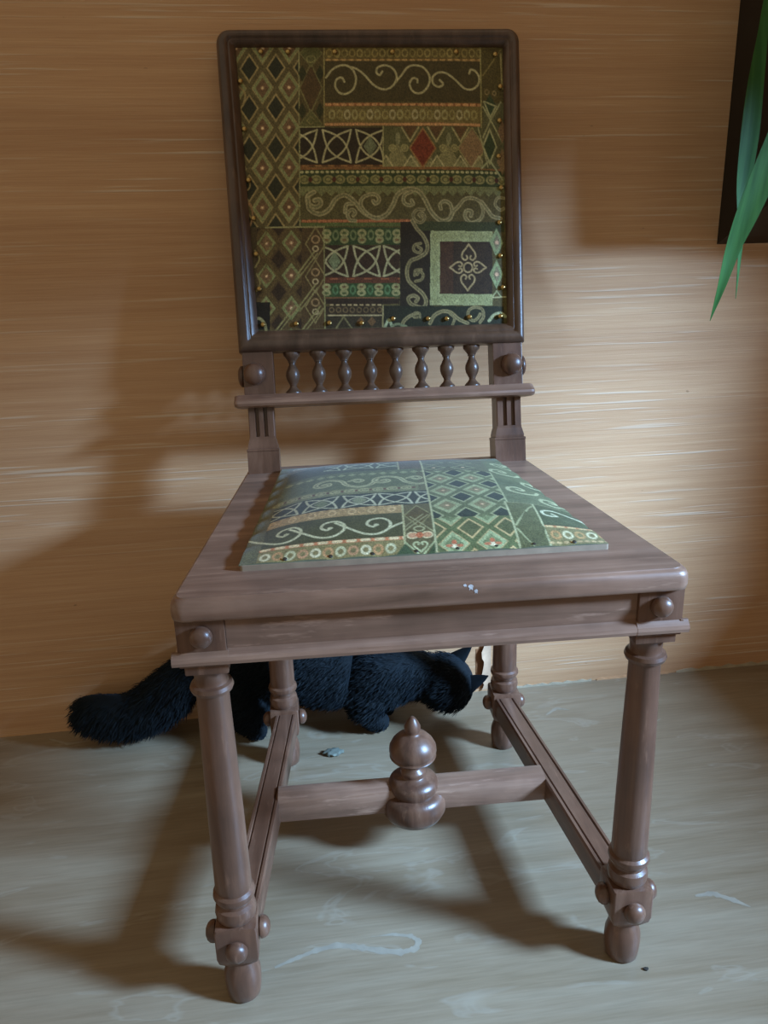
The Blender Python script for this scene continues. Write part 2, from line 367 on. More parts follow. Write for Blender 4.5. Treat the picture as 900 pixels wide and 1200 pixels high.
# ------------------------------------------------------------------ cloth print painter
class Paint:
    def __init__(s, X, Y, base, soft=0.8):
        s.X = X.ravel(); s.Y = Y.ravel(); s.n = X.size; s.soft = soft
        s.C = np.tile(np.array(srgb(base)), (s.n, 1)); s.clip = None
    def sel(s, x0, y0, x1, y1):
        m = (s.X >= x0) & (s.X <= x1) & (s.Y >= y0) & (s.Y <= y1)
        if s.clip: m &= (s.X >= s.clip[0]) & (s.Y >= s.clip[1]) & (s.X <= s.clip[2]) & (s.Y <= s.clip[3])
        return np.nonzero(m)[0]
    def put(s, i, a, col):
        c = np.array(srgb(col)) if isinstance(col, str) else np.array(col)
        a = np.clip(a, 0, 1)[:, None]; s.C[i] = s.C[i]*(1-a)+c*a
    def rect(s, x0, y0, x1, y1, col, al=1.0):
        i = s.sel(x0, y0, x1, y1); s.put(i, np.full(len(i), al), col)
    def stroke(s, pts, w, col, al=1.0):
        P = np.array(pts, float); m = w/2+1.5
        for a, b_ in zip(P[:-1], P[1:]):
            pass
        i = s.sel(P[:, 0].min()-m, P[:, 1].min()-m, P[:, 0].max()+m, P[:, 1].max()+m)
        if not len(i): return
        x, y = s.X[i], s.Y[i]; D = np.full(len(i), 1e9)
        for a, b_ in zip(P[:-1], P[1:]):
            d = b_-a; L = d@d+1e-9
            t = np.clip(((x-a[0])*d[0]+(y-a[1])*d[1])/L, 0, 1)
            D = np.minimum(D, np.hypot(x-a[0]-t*d[0], y-a[1]-t*d[1]))
        s.put(i, ((w/2-D)/s.soft+0.5)*1.0*al if al == 1 else np.clip((w/2-D)/s.soft+0.5, 0, 1)*al, col)
    def disc(s, cx, cy, rx, ry, col, al=1.0):
        i = s.sel(cx-rx-1, cy-ry-1, cx+rx+1, cy+ry+1)
        r = np.hypot((s.X[i]-cx)/rx, (s.Y[i]-cy)/ry); s.put(i, np.clip((1-r)*min(rx, ry)/s.soft+0.5, 0, 1)*al, col)
    def ring(s, cx, cy, rx, ry, w, col, al=1.0):
        i = s.sel(cx-rx-w-1, cy-ry-w-1, cx+rx+w+1, cy+ry+w+1)
        r = np.hypot((s.X[i]-cx)/rx, (s.Y[i]-cy)/ry)
        s.put(i, np.clip((w/2-np.abs(r-1)*min(rx, ry))/s.soft+0.5, 0, 1)*al, col)
    def dia(s, cx, cy, rx, ry, col, w=None, al=1.0):
        i = s.sel(cx-rx-2, cy-ry-2, cx+rx+2, cy+ry+2)
        r = np.abs(s.X[i]-cx)/rx+np.abs(s.Y[i]-cy)/ry; k = min(rx, ry)*0.85
        a = (1-r)*k/s.soft+0.5 if w is None else (w/2-np.abs(r-1)*k)/s.soft+0.5
        s.put(i, np.clip(a, 0, 1)*al, col)
    def spiral(s, cx, cy, r0, r1, a0, a1, w, col, tail=None, n=26, sy=1.0):
        """spiral from radius r0 at angle a0 (degrees, y down) to r1 at a1, then through the tail points"""
        pts = []
        for k in range(n+1):
            t = k/n; r = r0+(r1-r0)*t; a = math.radians(a0+(a1-a0)*t)
            pts.append((cx+r*math.cos(a), cy+sy*r*math.sin(a)))
        s.stroke(pts, w, col); s.disc(*pts[0], w*0.75, w*0.75, col)
        if tail: s.curve([pts[-1]]+tail, w, col)
        return pts
    def curve(s, pts, w, col, n=8, al=1.0):
        P = [np.array(p, float) for p in pts]; P = [2*P[0]-P[1]]+P+[2*P[-1]-P[-2]]; out = []
        for i in range(1, len(P)-2):
            for k in range(n):
                t = k/n; p0, p1, p2, p3 = P[i-1:i+3]
                out.append(0.5*((2*p1)+(-p0+p2)*t+(2*p0-5*p1+4*p2-p3)*t*t+(-p0+3*p1-3*p2+p3)*t**3))
        out.append(P[-2]); s.stroke(out, w, col, al)
    def dashes(s, x0, x1, y, w, per, colA, colB):
        s.rect(x0, y-w/2, x1, y+w/2, colB); x = x0
        while x < x1: s.stroke([(x+per*.2, y), (min(x1, x+per*.62), y)], w*0.9, colA); x += per
    def ovals(s, x0, x1, y, rx, ry, per, w, cols):
        x = x0; k = 0
        while x < x1: s.ring(x, y, rx, ry, w, cols[k % len(cols)]); x += per; k += 1
    def lattice(s, x0, y0, x1, y1, cx, cy, hx, hy, dark, line, light, bgc, dot, lfill):
        """rhombic lattice: even columns dark diamonds, odd columns pale diamonds with a dotted heart"""
        i = s.sel(x0, y0, x1, y1); x, y = s.X[i], s.Y[i]; s.put(i, np.ones(len(i)), bgc)
        k = np.round((x-cx)/hx); best = np.full(len(i), 9.0); par = np.zeros(len(i)); dx_ = np.zeros(len(i)); dy_ = np.zeros(len(i))
        for dk in (-1, 0, 1):
            kk = k+dk; X0 = cx+kk*hx; off = np.where(kk % 2 == 0, 0, hy); n = np.round((y-cy-off)/(2*hy)); Y0 = cy+off+n*2*hy
            r = np.abs(x-X0)/hx+np.abs(y-Y0)/hy; m = r < best
            best = np.where(m, r, best); par = np.where(m, kk % 2, par); dx_ = np.where(m, x-X0, dx_); dy_ = np.where(m, y-Y0, dy_)
        q = hx*0.83
        def band(r0, r1): return np.clip(np.minimum((best-r0), (r1-best))*q/s.soft+0.5, 0, 1)
        ev = (par == 0)
        s.put(i, band(-1, 0.62)*ev, dark); s.put(i, band(0.60, 0.74)*ev, line)
        s.put(i, band(-1, 0.80)*(~ev), light); s.put(i, band(-1, 0.52)*(~ev), lfill); s.put(i, band(0.78, 0.84)*(~ev), line)
        rr = np.hypot(dx_, dy_)
        s.put(i, np.clip((2.6-rr)/s.soft+0.5, 0, 1)*(~ev)*0.55, '#a07868'); s.put(i, np.clip((1.5-rr)/s.soft+0.5, 0, 1)*(~ev), dot)
    def knot(s, cx, cy, hx, hy, w, col, fill=None):
        """two crossed pointed leaves, as in the interlaced band"""
        if fill: s.dia(cx, cy, hx*0.48, hy*0.62, fill)
        for a, b_ in (((-1, -1), (1, 1)), ((1, -1), (-1, 1))):
            A = np.array((cx+a[0]*hx, cy+a[1]*hy)); B = np.array((cx+b_[0]*hx, cy+b_[1]*hy)); d = B-A; nrm = np.array((-d[1], d[0]))*0.19
            for sg in (-1, 1):
                s.stroke([A+d*t+nrm*sg*math.sin(math.pi*t)*1.0 for t in np.linspace(0, 1, 15)], w, col)
    def heart(s, cx, cy, ang, r, w, col):
        c, s_ = math.cos(ang), math.sin(ang)
        for sg in (-1, 1):
            L = [(0, -1.5), (0.35*sg, -1.0), (0.85*sg, -0.35), (0.95*sg, 0.3), (0.55*sg, 0.7), (0.18*sg, 0.45), (0.3*sg, 0.12)]
            s.curve([(cx+(c*x-s_*y)*r, cy+(s_*x+c*y)*r) for x, y in L], w, col, 6)
    def speckle(s, amt):
        nz = rng.normal(0, amt, s.n)[:, None]; s.C = np.clip(s.C*(1+nz), 0, 1)

def paint_back(X, Y):
    p = Paint(X, Y, '#4e4a30')
    dk, ln, lt, br, pale = '#2c2e22', '#8f8462', '#7b8464', '#655240', '#a3a48c'
    # left diamond column
    p.lattice(266, 48, 348.5, 262, 291.0, 77, 15.4, 23.2, dk, ln, lt, '#565038', '#cfc0a4', br)
    p.stroke([(348.5, 48), (350, 264)], 1.3, '#8c9070')
    # left edge beyond the turn of the cloth
    p.curve([(276, 95), (286, 105), (284, 118), (278, 125)], 1.8, ln); p.ring(287, 212, 5, 6, 1.6, ln); p.ring(290, 247, 5, 13, 1.8, '#8d7358')
    # faint diamond chain
    p.rect(349.3, 48, 377.5, 145.5, '#514a30')
    p.dia(362.5, 101, 13, 29, '#4d3f2a'); p.dia(362.5, 101, 13, 29, '#6d6c4c', 1.3)
    for y in (60, 143): p.dia(362.5, y, 13, 16, '#56583a'); p.dia(362.5, y, 13, 16, '#6d6c4c', 1.2)
    for x in (352.5, 373): p.dia(x, 84, 5, 10, '#33351f'); p.dia(x, 128, 5, 10, '#33351f')
    p.ring(362.5, 67, 5, 4, 1.2, '#7c7d58'); p.dia(362.5, 139, 5, 5, '#74704c', 1.2)
    p.stroke([(377.8, 48), (378, 146)], 1.3, '#8f8a62'); p.stroke([(349, 146.5), (378, 146.5)], 1.3, '#8c9070')
    # upper right bands
    p.rect(378.5, 48, 563, 68, '#5f5636'); p.ovals(384, 563, 59.8, 3.1, 4.4, 8.9, 1.6, ['#837a50', '#8a8258', '#7b744c'])
    p.dashes(379, 563, 68, 2.6, 9, '#a58c62', '#75613f')
    p.rect(378.5, 69.5, 563, 117, '#433d26')
    cs = '#a09f84'
    p.curve([(380, 89), (387, 80), (396, 75), (405, 75), (412, 81), (415, 91), (412, 102), (404, 108), (396, 107), (391, 100), (392, 92), (398, 89), (401.5, 94)], 2.3, cs)
    p.curve([(405, 75.5), (416, 79), (426, 87), (436, 98), (448, 103), (458, 99), (463, 89), (459, 79), (450, 74.5), (441, 77), (439, 83), (443, 86), (446, 82)], 2.3, cs)
    p.curve([(461, 95), (468, 87), (476, 77), (485, 74.5), (495, 77.5), (502, 88), (500, 99), (492, 107), (483, 106), (478, 97), (482, 90), (487, 91), (487.5, 95)], 2.3, cs)
    p.curve([(514, 92), (518, 96.5), (513, 100), (506, 96), (506, 88), (513, 83), (522, 84), (532, 91), (543, 101), (552, 102.5), (560, 97), (561.5, 88), (557, 81), (551.5, 79.5), (549.5, 84)], 2.3, cs)
    p.dashes(379, 563, 120.5, 3.4, 9, '#b08a66', '#84583c')
    p.rect(378.5, 122.3, 563, 143, '#6a613e'); p.ovals(387, 563, 132.3, 3.0, 4.6, 8.85, 1.9, ['#8d8a66', '#847f58', '#98957a'])
    p.dashes(379, 563, 143.5, 3.4, 4.6, '#ad8a68', '#83593f')
    # interlaced band
    p.rect(350, 147.3, 446.5, 190.5, '#2f281e')
    p.clip = (350, 147.3, 446.5, 190.5)
    for x, f in ((353, None), (392.5, None), (431.5, '#66705e')): p.knot(x, 168.8, 16.5, 18.8, 2.0, pale, f)
    p.clip = None
    p.dashes(350, 446, 191.5, 2.0, 15, '#8a6a48', '#5c3f2a'); p.stroke([(446.8, 146), (446.8, 193)], 1.4, '#9a9b78')
    # triangles and red lozenge
    p.rect(447.5, 146, 566, 193, '#56583f')
    p.clip = (447.5, 146, 566, 193)
    for x in (464, 493.5, 524, 555):
        p.dia(x-1, 195, 19, 30, '#7f7f62', al=0.9)
    for x in (478.5, 509.5, 538.5):
        p.stroke([(x-10, 147), (x, 163.5), (x+10, 147)], 1.7, '#9b9676'); p.dia(x, 147, 8, 13, '#5a4630')
    p.dia(493.5, 171, 14.5, 21.5, '#6c3526'); p.dia(493.5, 171, 15.5, 23, '#8a6a48', 1.6)
    p.dia(552.5, 171, 16, 23, '#7e6a54'); p.dia(552.5, 171, 17, 24.5, '#8f8a68', 1.2)
    for x in (457.5, 472, 517.5, 531.5): p.disc(x, 171, 4.6, 4.6, '#8b8a68'); p.ring(x, 171, 2.4, 2.4, 0.9, '#6d6c50')
    p.disc(464, 160, 3, 7, '#7c8068'); p.disc(524.5, 160, 3, 7, '#7c8068')
    for x in (450, 479.5, 510.5, 538.5, 561): p.stroke([(x-8, 192), (x, 180), (x+8, 192)], 1.8, '#a1a084'); p.dia(x, 192, 6, 8, '#7a7c60')
    p.clip = None
    # dotted line and rosette chain
    p.rect(350, 192.8, 592, 197, '#7a5a3c'); p.rect(350, 196, 592, 217, '#36422a')
    x = 352.0
    while x < 585: p.disc(x, 198.8, 2.1, 1.5, '#a7a98a'); x += 5.9
    x = 355.0; k = 0
    while x < 590:
        p.disc(x, 207.5, 6.4, 5.2, '#7f7f5c'); p.ring(x, 207.5, 3.4, 2.6, 1.0, '#4d5236'); p.disc(x+13.4, 207.5, 6.4, 5.2, '#7f7f5c'); p.ring(x+13.4, 207.5, 3.4, 2.6, 1.0, '#4d5236')
        p.disc(x+6.8, 207.5, 2.6, 3.0, '#4a2a1c'); x += 27.6
    # great scroll band
    p.rect(350, 215.3, 592, 254.5, '#514e34'); p.rect(350, 215.3, 592, 221.5, '#6b7153')
    for k in range(22): p.dia(353+k*11, 222, 5, 5, '#6b7153')
    p.dashes(352, 480, 256.3, 3.4, 6, '#a06e52', '#7a4a36'); p.rect(352, 258.3, 484, 262.5, '#54633f')
    s1, s2 = '#8f8c72', '#6c6f56'
    def scroll(pts, w=5.6):
        p.curve(pts, w, s1); p.curve(pts, w*0.34, s2); 
    scroll([(367, 232), (372, 231), (374, 236), (368, 240), (360, 236), (359, 227), (366, 222)]); scroll([(359, 230), (361, 242), (372, 248), (383, 243), (391, 231), (400, 226), (408, 229), (416, 237), (424, 246), (438, 253), (450, 249), (458, 238), (464, 225), (476, 219), (488, 221), (496, 231), (504, 246), (515, 256), (525, 254), (530, 243)])
    scroll([(412, 250), (414, 246), (410, 243), (405, 248), (408, 255), (414, 256)], 4.4); scroll([(402, 246), (404, 237), (412, 236)], 4.6)
    scroll([(435, 233), (438, 236), (442, 232), (439, 226), (431, 225), (422, 230), (421, 239), (428, 248)], 4.8)
    scroll([(480, 232), (482, 236), (477, 238), (471, 234), (472, 226), (480, 222)], 4.6)
    scroll([(515, 242), (514, 237), (519, 233), (526, 236), (529, 244), (535, 240), (543, 231), (552, 229), (562, 233), (566, 244), (562, 254), (551, 258), (544, 251), (546, 244), (552, 245), (551, 250)], 4.6)
    scroll([(564, 233), (571, 242), (578, 250), (588, 252)], 4.8); scroll([(592, 228), (584, 228), (581, 236), (587, 242), (592, 240)], 3.6)
    # lower left lozenges on brown
    p.rect(296, 263, 378, 392, '#4a3d29'); p.rect(270, 263, 312, 392, '#433a28')
    p.lattice(300, 264, 352, 392, 325.5, 301, 14.5, 19.5, '#33291f', '#4d402c', '#77825f', '#564b33', '#cdbfa6', '#6b5846')
    for y in (264, 283, 303, 321, 342, 361, 382): pass
    for y in (283, 322, 358): p.ring(368, y-5, 4.2, 4.2, 1.8, '#8d7b60'); p.ring(368, y+6, 3, 3, 1.6, '#a29a80'); p.dia(368, y, 11.5, 19.5, '#7c7656', 1.4)
    for y in (284, 323): p.ring(313, y, 4, 5, 1.4, '#6a5a40'); p.dia(313, y, 11, 18, '#5d5238', 1.3)
    for (x0, y0) in ((345, 322), (346, 362), (322, 387), (352, 387)): p.stroke([(x0, y0), (x0+22, y0-30)], 1.8, '#80805e'); p.stroke([(x0+4, y0+1), (x0+25, y0-27)], 1.4, '#80805e')
    p.stroke([(310, 263), (378, 263.3)], 1.6, '#8d9070'); p.stroke([(377.5, 264), (379.5, 390)], 1.3, '#7d8060')
    p.curve([(298, 290), (303, 300), (298, 310)], 2, '#7f7b58'); p.curve([(300, 318), (304, 328), (300, 338)], 2, '#7f7b58')
    # woven block in the middle
    p.rect(379, 264, 466.5, 284.5, '#33462c')
    for k in range(6):
        x = 381+k*20.5; p.disc(x, 270.5, 5.4, 4.6, '#868a6a'); p.disc(x, 278.5, 5.0, 4.6, '#868a6a'); p.disc(x, 270.5, 2.6, 1.6, '#4c5a3c'); p.disc(x, 278.8, 2.6, 1.6, '#6b5a40')
        if k < 5: p.ring(x+10.3, 273, 3, 5, 1.7, '#69785a')
    p.rect(379, 285, 466.5, 324, '#352a20'); p.clip = (379, 285, 466.5, 324)
    for x, f in ((390, '#6c7c68'), (427.5, None), (463, None)): p.knot(x, 304, 15.5, 18, 2.2, '#9a9f88', f)
    p.clip = None; p.rect(379, 323, 466.5, 330, '#54362a'); p.dashes(381, 466, 325, 1.6, 20, '#8a5a44', '#54362a')
    p.rect(379, 330, 466.5, 346.5, '#33492e')
    for k in range(6):
        x = 381+k*20.3; p.disc(x, 334.5, 5.2, 4.0, '#878c6c'); p.disc(x, 341.5, 5.2, 4.0, '#878c6c'); p.disc(x, 334.5, 2.4, 1.3, '#5c4a38'); p.disc(x, 342, 2.4, 1.3, '#455639')
        if k < 5: p.ring(x+10.2, 338, 2.8, 4.6, 1.7, '#4f7256')
    p.stroke([(380, 347.5), (460, 347.5)], 1.2, '#70503c'); p.rect(380, 348.5, 466.5, 355, '#2f261c')
    p.dashes(384, 446, 356, 1.8, 7, '#a3977c', '#332a20'); p.rect(380, 357.5, 446, 368, '#352d22'); p.ovals(387, 446, 362, 2.6, 2.8, 8, 1.2, ['#665a44'])
    p.stroke([(383, 368.5), (447, 368.5)], 1.5, '#a09a80'); p.stroke([(447, 357), (447, 382)], 1.4, '#8d8a6c')
    p.rect(380, 369.5, 446, 392, '#332e22'); p.stroke([(391, 386), (401, 370), (412, 386)], 1.8, '#67664c')
    for x in (421, 434): p.dia(x, 376, 5, 6, '#604c36')
    # dark ground with tall scroll
    p.rect(467, 257.5, 503, 392, '#29241a'); p.rect(448, 357, 470, 392, '#26271c'); p.rect(484, 257, 592, 268, '#39402a')
    def sc2(pts, w=4.6): p.curve(pts, w, '#827e64'); p.curve(pts, w*0.3, '#5e604a')
    sc2([(492, 252), (489, 249), (493, 247), (496, 252), (492, 258), (485, 256), (482, 249), (487, 243), (495, 243)], 3.8)
    sc2([(481, 256), (487, 266), (494, 274), (499, 285), (497, 294), (488, 300), (479, 304), (475, 315), (477, 327), (485, 335), (494, 343), (498, 352), (495, 359), (487, 358), (479, 354), (477, 348), (483, 345), (488, 348), (486, 352)])
    sc2([(488, 287), (492, 290), (489, 294), (483, 291), (484, 285), (491, 283)], 3.4); sc2([(487, 320), (490, 316), (494, 320), (492, 326), (485, 328)], 3.4); sc2([(484, 321), (485, 315), (492, 314)], 3)
    # pale bordered square with four hearts
    p.rect(467, 357.5, 592, 392, '#262a1e')
    p.rect(502.5, 268, 577.5, 356.5, '#8e9a7c')
    for k in range(7): p.dia(508, 276+k*12, 3.2, 5.5, '#7f8a6a', 1.2)
    for k in range(6): p.dia(519+k*11, 274, 4, 3.4, '#7f8a6a', 1.2); p.dia(519+k*11, 349.5, 4, 3.4, '#7f8a6a', 1.2)
    p.rect(514, 280.5, 577.5, 343, '#342b21'); p.rect(514, 280.5, 530, 343, '#4a3325', 0.55)
    hc = '#9a8f74'
    p.ring(547.8, 311.4, 5.2, 5.6, 1.8, hc)
    p.heart(548.5, 296.5, 0, 8.6, 1.9, hc); p.heart(547.5, 326.0, math.pi, 8.6, 1.9, hc)
    p.heart(536, 311.5, -math.pi/2, 6.8, 1.9, hc); p.heart(559.5, 311, math.pi/2, 6.8, 1.9, hc)
    # right edge
    p.rect(563.6, 48, 600, 117, '#4c4629'); p.stroke([(563.3, 48), (564, 146)], 1.5, '#8c8a62')
    p.stroke([(566, 86), (588, 56)], 1.4, '#77704a'); p.stroke([(588, 60), (590, 100)], 2.0, '#8b8664')
    p.ring(571, 105, 2.4, 2.8, 1.1, '#807456'); p.ring(580, 106, 2.0, 2.4, 1.1, '#807456')
    p.rect(566, 117, 600, 194, '#545640')
    p.dia(574.5, 121, 8, 14, '#35432f'); p.stroke([(567, 116), (582, 121), (575, 134), (567, 116)], 1.8, '#9aa084'); p.stroke([(566, 158), (575, 138), (588, 116)], 1.8, '#8f9478')
    p.dia(574.2, 168, 8, 19, '#34422e'); p.dia(574.2, 168, 8.4, 19.6, '#9aa084', 1.7); p.stroke([(566, 122), (590, 162)], 1.8, '#8f9478')
    p.dia(590, 150, 6, 14, '#6d5a48'); p.dia(590, 185, 7, 16, '#76654e'); p.stroke([(564, 194), (574, 184), (590, 206)], 2, '#96a084'); p.stroke([(560, 146), (572, 192)], 1.5, '#8f9478')
    for y in (281, 319):
        p.dia(582.5, y, 8.5, 17.5, '#7f9478'); p.dia(583, y, 4.6, 10, '#76786a'); p.disc(583, y, 2.4, 2.4, '#c2aba0')
    p.rect(578, 300, 592, 302, '#4a5a42', 0.4); p.stroke([(578, 346), (583, 339), (588, 346)], 1.5, '#93a085'); p.stroke([(578, 347), (594, 346)], 1.5, '#a6ab90')
    # foot of the panel
    p.rect(298, 352, 315.5, 392, '#1d1b15'); p.curve([(299, 372), (304, 372), (309, 378), (311, 386)], 3.4, '#8f9376')
    sc2([(470, 386), (471, 377), (478, 370), (488, 366)], 4); sc2([(488, 371), (484, 371), (484, 366), (490, 366), (491, 371)], 2.6)
    sc2([(503, 378), (508, 369), (517, 364), (527, 365), (537, 373), (548, 378)], 4.4); sc2([(530, 380), (532, 372), (526, 366)], 3)
    sc2([(563, 367), (560, 372), (555, 375), (549, 371), (549, 363), (556, 359), (565, 361), (567, 370), (563, 377)], 3.6)
    p.curve([(574, 375), (580, 368), (588, 366), (594, 370)], 3.8, '#96a48e'); p.curve([(449, 384), (454, 374), (458, 382)], 3.2, '#8fa08c'); p.curve([(458, 381), (465, 379), (475, 382)], 3, '#6d7a66')
    p.stroke([(296, 386.5), (600, 380)], 1.4, '#615c44', 0.6)
    p.speckle(0.10)
    p.C = np.clip(p.C*np.array((1.52, 1.36, 1.00)), 0, 1)
    return p.C
def paint_seat(U, V):
    """same cloth; U across, V from back (-) to front (159 = front edge)"""
    p = Paint(U, V, '#5f6450')  # palette paler and cooler than the back's: stronger light is painted in
    dk, ln, lt, pale = '#343f3a', '#a39d80', '#8d9a80', '#b4beac'
    # rows at the very back
    p.rect(-140, -160, -18, -42, '#4c5546'); p.clip = (-100, -120, -18, -60)
    for x in (-98, -62, -26): p.knot(x, -95, 16, 18, 2.3, '#9fb0a4', None)
    p.clip = None; p.stroke([(-140, -118), (-18, -118)], 2, '#8f8f74'); p.rect(-140, -160, -18, -125, '#6a6a50'); p.ovals(-136, -20, -140, 3.4, 5, 9, 2, ['#98a088'])
    p.rect(-140, -62, 0, 28, '#5d6a54')
    for k in range(14): p.dia(-134+k*11, -48, 5, 6, '#84937a')
    def scroll(pts, w=5.6): p.curve(pts, w, '#a3ae98'); p.curve(pts, w*0.34, '#7d8a76')
    for x in (-104, -44):
        scroll([(x+8, -18), (x+13, -20), (x+14, -13), (x+7, -9), (x, -16), (x+3, -28), (x+14, -32), (x+26, -24), (x+32, -8), (x+44, 2), (x+56, -4), (x+62, -20)])
        scroll([(x+40, -20), (x+44, -16), (x+48, -22), (x+42, -28), (x+34, -22)], 4.4)
    p.rect(-140, 5, 0, 27, '#6f7a62'); x = -138
    while x < 0: p.disc(x, 15, 6.2, 6.0, '#98a188'); p.ring(x, 15, 3.2, 3, 1.1, '#5e6a54'); p.disc(x+7, 15, 2.4, 2.8, '#5e4236'); x += 14
    p.rect(-140, 28, -18, 69, '#39423e'); p.rect(-18, 28, 8, 69, '#39423e'); p.clip = (-140, 28, 8, 69)
    for x, f in ((-130, None), (-94, '#6c7c68'), (-58, '#7f8f80'), (-24, None), (11, None)): p.knot(x, 48.5, 15.5, 17.5, 2.3, '#a9b6ae', f)
    p.clip = None
    p.rect(-140, 69, -18, 88, '#998a6c'); p.ovals(-136, -20, 78.5, 3.2, 5, 9, 1.8, ['#b5a88c', '#a9997a']); p.dashes(-140, -18, 70, 2.2, 9, '#b9ac8c', '#8a7656')
    p.rect(-140, 88, -18, 131, '#4b4f3a')
    cs = '#b4bfb0'
    def sp(x, flip=1):
        p.curve([(x+1, 110), (x-3, 113), (x-8, 108), (x-5, 100), (x+5, 98), (x+12, 106), (x+11, 117), (x+2, 125), (x-10, 124), (x-24, 113), (x-36, 101)], 2.8, cs)
        p.disc(x, 110, 2.4, 2.2, cs)
    for x in (-120, -82, -42): sp(x)
    p.curve([(-30, 117), (-24, 112), (-18, 108)], 2.8, cs)
    p.dashes(-140, -18, 133.5, 4.6, 12, '#c9c2ac', '#b07a60')
    p.rect(-140, 136, -18, 170, '#7c7a5c'); p.ovals(-134, -20, 147.5, 3.5, 5.4, 10.4, 2.2, ['#c4cabc', '#ac8e70', '#b4bfae', '#b2937c'])
    x = -138
    while x < -18: p.disc(x, 159, 2.2, 2, '#b3b49a'); x += 5.6
    # olive chain panel with the cross flower
    p.rect(-18, 69, 8, 170, '#5a5a44'); p.rect(-18, -160, 8, -62, '#5c5a4c'); p.stroke([(-18, -160), (-18, -62)], 1.6, '#98a08a'); p.stroke([(-18, 69), (-18, 170)], 1.8, '#a4ab92')
    for y, s_ in ((95, 1),): p.dia(-5, y, 12, 22, '#575138'); p.dia(-5, y, 12, 22, '#7f8468', 1.4)
    p.stroke([(-18, 124), (4, 96)], 1.6, '#8a9078'); p.stroke([(-18, 118), (0, 94)], 1.3, '#8a9078'); p.stroke([(8, 128), (-12, 98)], 1.6, '#8a9078')
    p.disc(-11, 131, 5, 5.2, '#b5917c'); p.disc(1.5, 131, 5, 5.2, '#b5917c'); p.ring(-11, 131, 4.6, 4.6, 1.4, '#c6c6b0'); p.ring(1.5, 131, 4.6, 4.6, 1.4, '#c6c6b0'); p.disc(-5, 131, 3.4, 4, '#b06f56')
    p.ring(-5, 121, 4.4, 3.6, 1.4, '#a4ad94'); p.heart(-5, 145, math.pi, 6, 1.8, '#a4b49c')
    p.dia(-18, 158, 8, 16, '#3f5440'); p.dia(8, 158, 8, 16, '#3f5440'); p.stroke([(-18, 140), (-5, 160), (8, 140)], 1.7, '#9cae94')
    # lozenge field
    p.lattice(8, -46, 80, 118, 39.5, 54, 16.3, 22.5, dk, '#96a48e', '#8fa088', '#5f6c55', '#d2cbb8', '#7b7c66')
    p.lattice(8, 104, 80, 170, 39.5, 124, 16.3, 22.5, '#566048', '#b4a888', '#93a88e', '#5a6a4e', '#dcd6c8', '#708268')
    for x in (23.5, 56): p.disc(x, 150, 3, 3, '#d6d8cc'); p.disc(x-4.5, 149, 3, 2.2, '#b07862'); p.disc(x+4.5, 149, 3, 2.2, '#b07862'); p.disc(x, 144, 2.2, 3.2, '#a86a54')
    p.rect(8, -160, 80, -46, '#5c6454')
    for x in (20, 52): p.dia(x, -62, 13, 12, '#8c9a84', 1.8); p.disc(x, -62, 2, 2, '#c8c0aa'); p.dia(x, -92, 13, 14, '#85937c', 1.8)
    p.stroke([(8, -160), (8, 170)], 1.8, '#a4b09a')
    # right side
    p.rect(78, 70, 104, 170, '#5b644c'); p.stroke([(78, 70), (78, 170)], 1.8, '#a4b09a'); p.stroke([(104, 70), (104, 170)], 1.8, '#a4b09a'); p.stroke([(78, 70), (160, 70)], 1.8, '#a4b09a')
    p.stroke([(80, 122), (98, 84), (104, 76)], 2, '#93a088'); p.stroke([(80, 128), (92, 160), (104, 170)], 2, '#93a088'); p.dia(93, 128, 12, 36, '#58604a')
    p.rect(105, 71, 175, 122, '#4e5a46'); p.curve([(116, 100), (110, 97), (110, 88), (120, 84), (132, 90), (144, 104), (152, 116)], 3, '#b5c2b8'); p.curve([(116, 100), (122, 98), (118, 93)], 2.6, '#b5c2b8')
    p.dashes(105, 175, 124, 4, 10, '#c0b496', '#b08468'); p.rect(105, 126, 175, 170, '#7a7a5e'); p.ovals(112, 170, 139, 3.6, 6, 10.5, 2.2, ['#a98e6c', '#c2c8b8', '#a9926f', '#c2c8b8'])
    x = 106
    while x < 170: p.disc(x, 152, 2.4, 2, '#b5a88c'); x += 6
    p.rect(80, -160, 175, 70, '#5f6c58'); p.rect(80, -20, 175, 10, '#546250')
    for (x, y) in ((92, -60), (120, -20), (98, 20), (126, 48), (100, -110)):
        p.curve([(x, y), (x+4, y+3), (x+7, y-3), (x+1, y-9), (x-8, y-4), (x-9, y+8), (x+2, y+15), (x+16, y+10), (x+22, y-4)], 4.2, '#9daa96')
    p.stroke([(80, -46), (80, 70)], 1.6, '#94a28c')
    p.speckle(0.10)
    p.C = np.clip(p.C*np.array((1.40, 1.20, 0.84)), 0, 1)
    return p.C
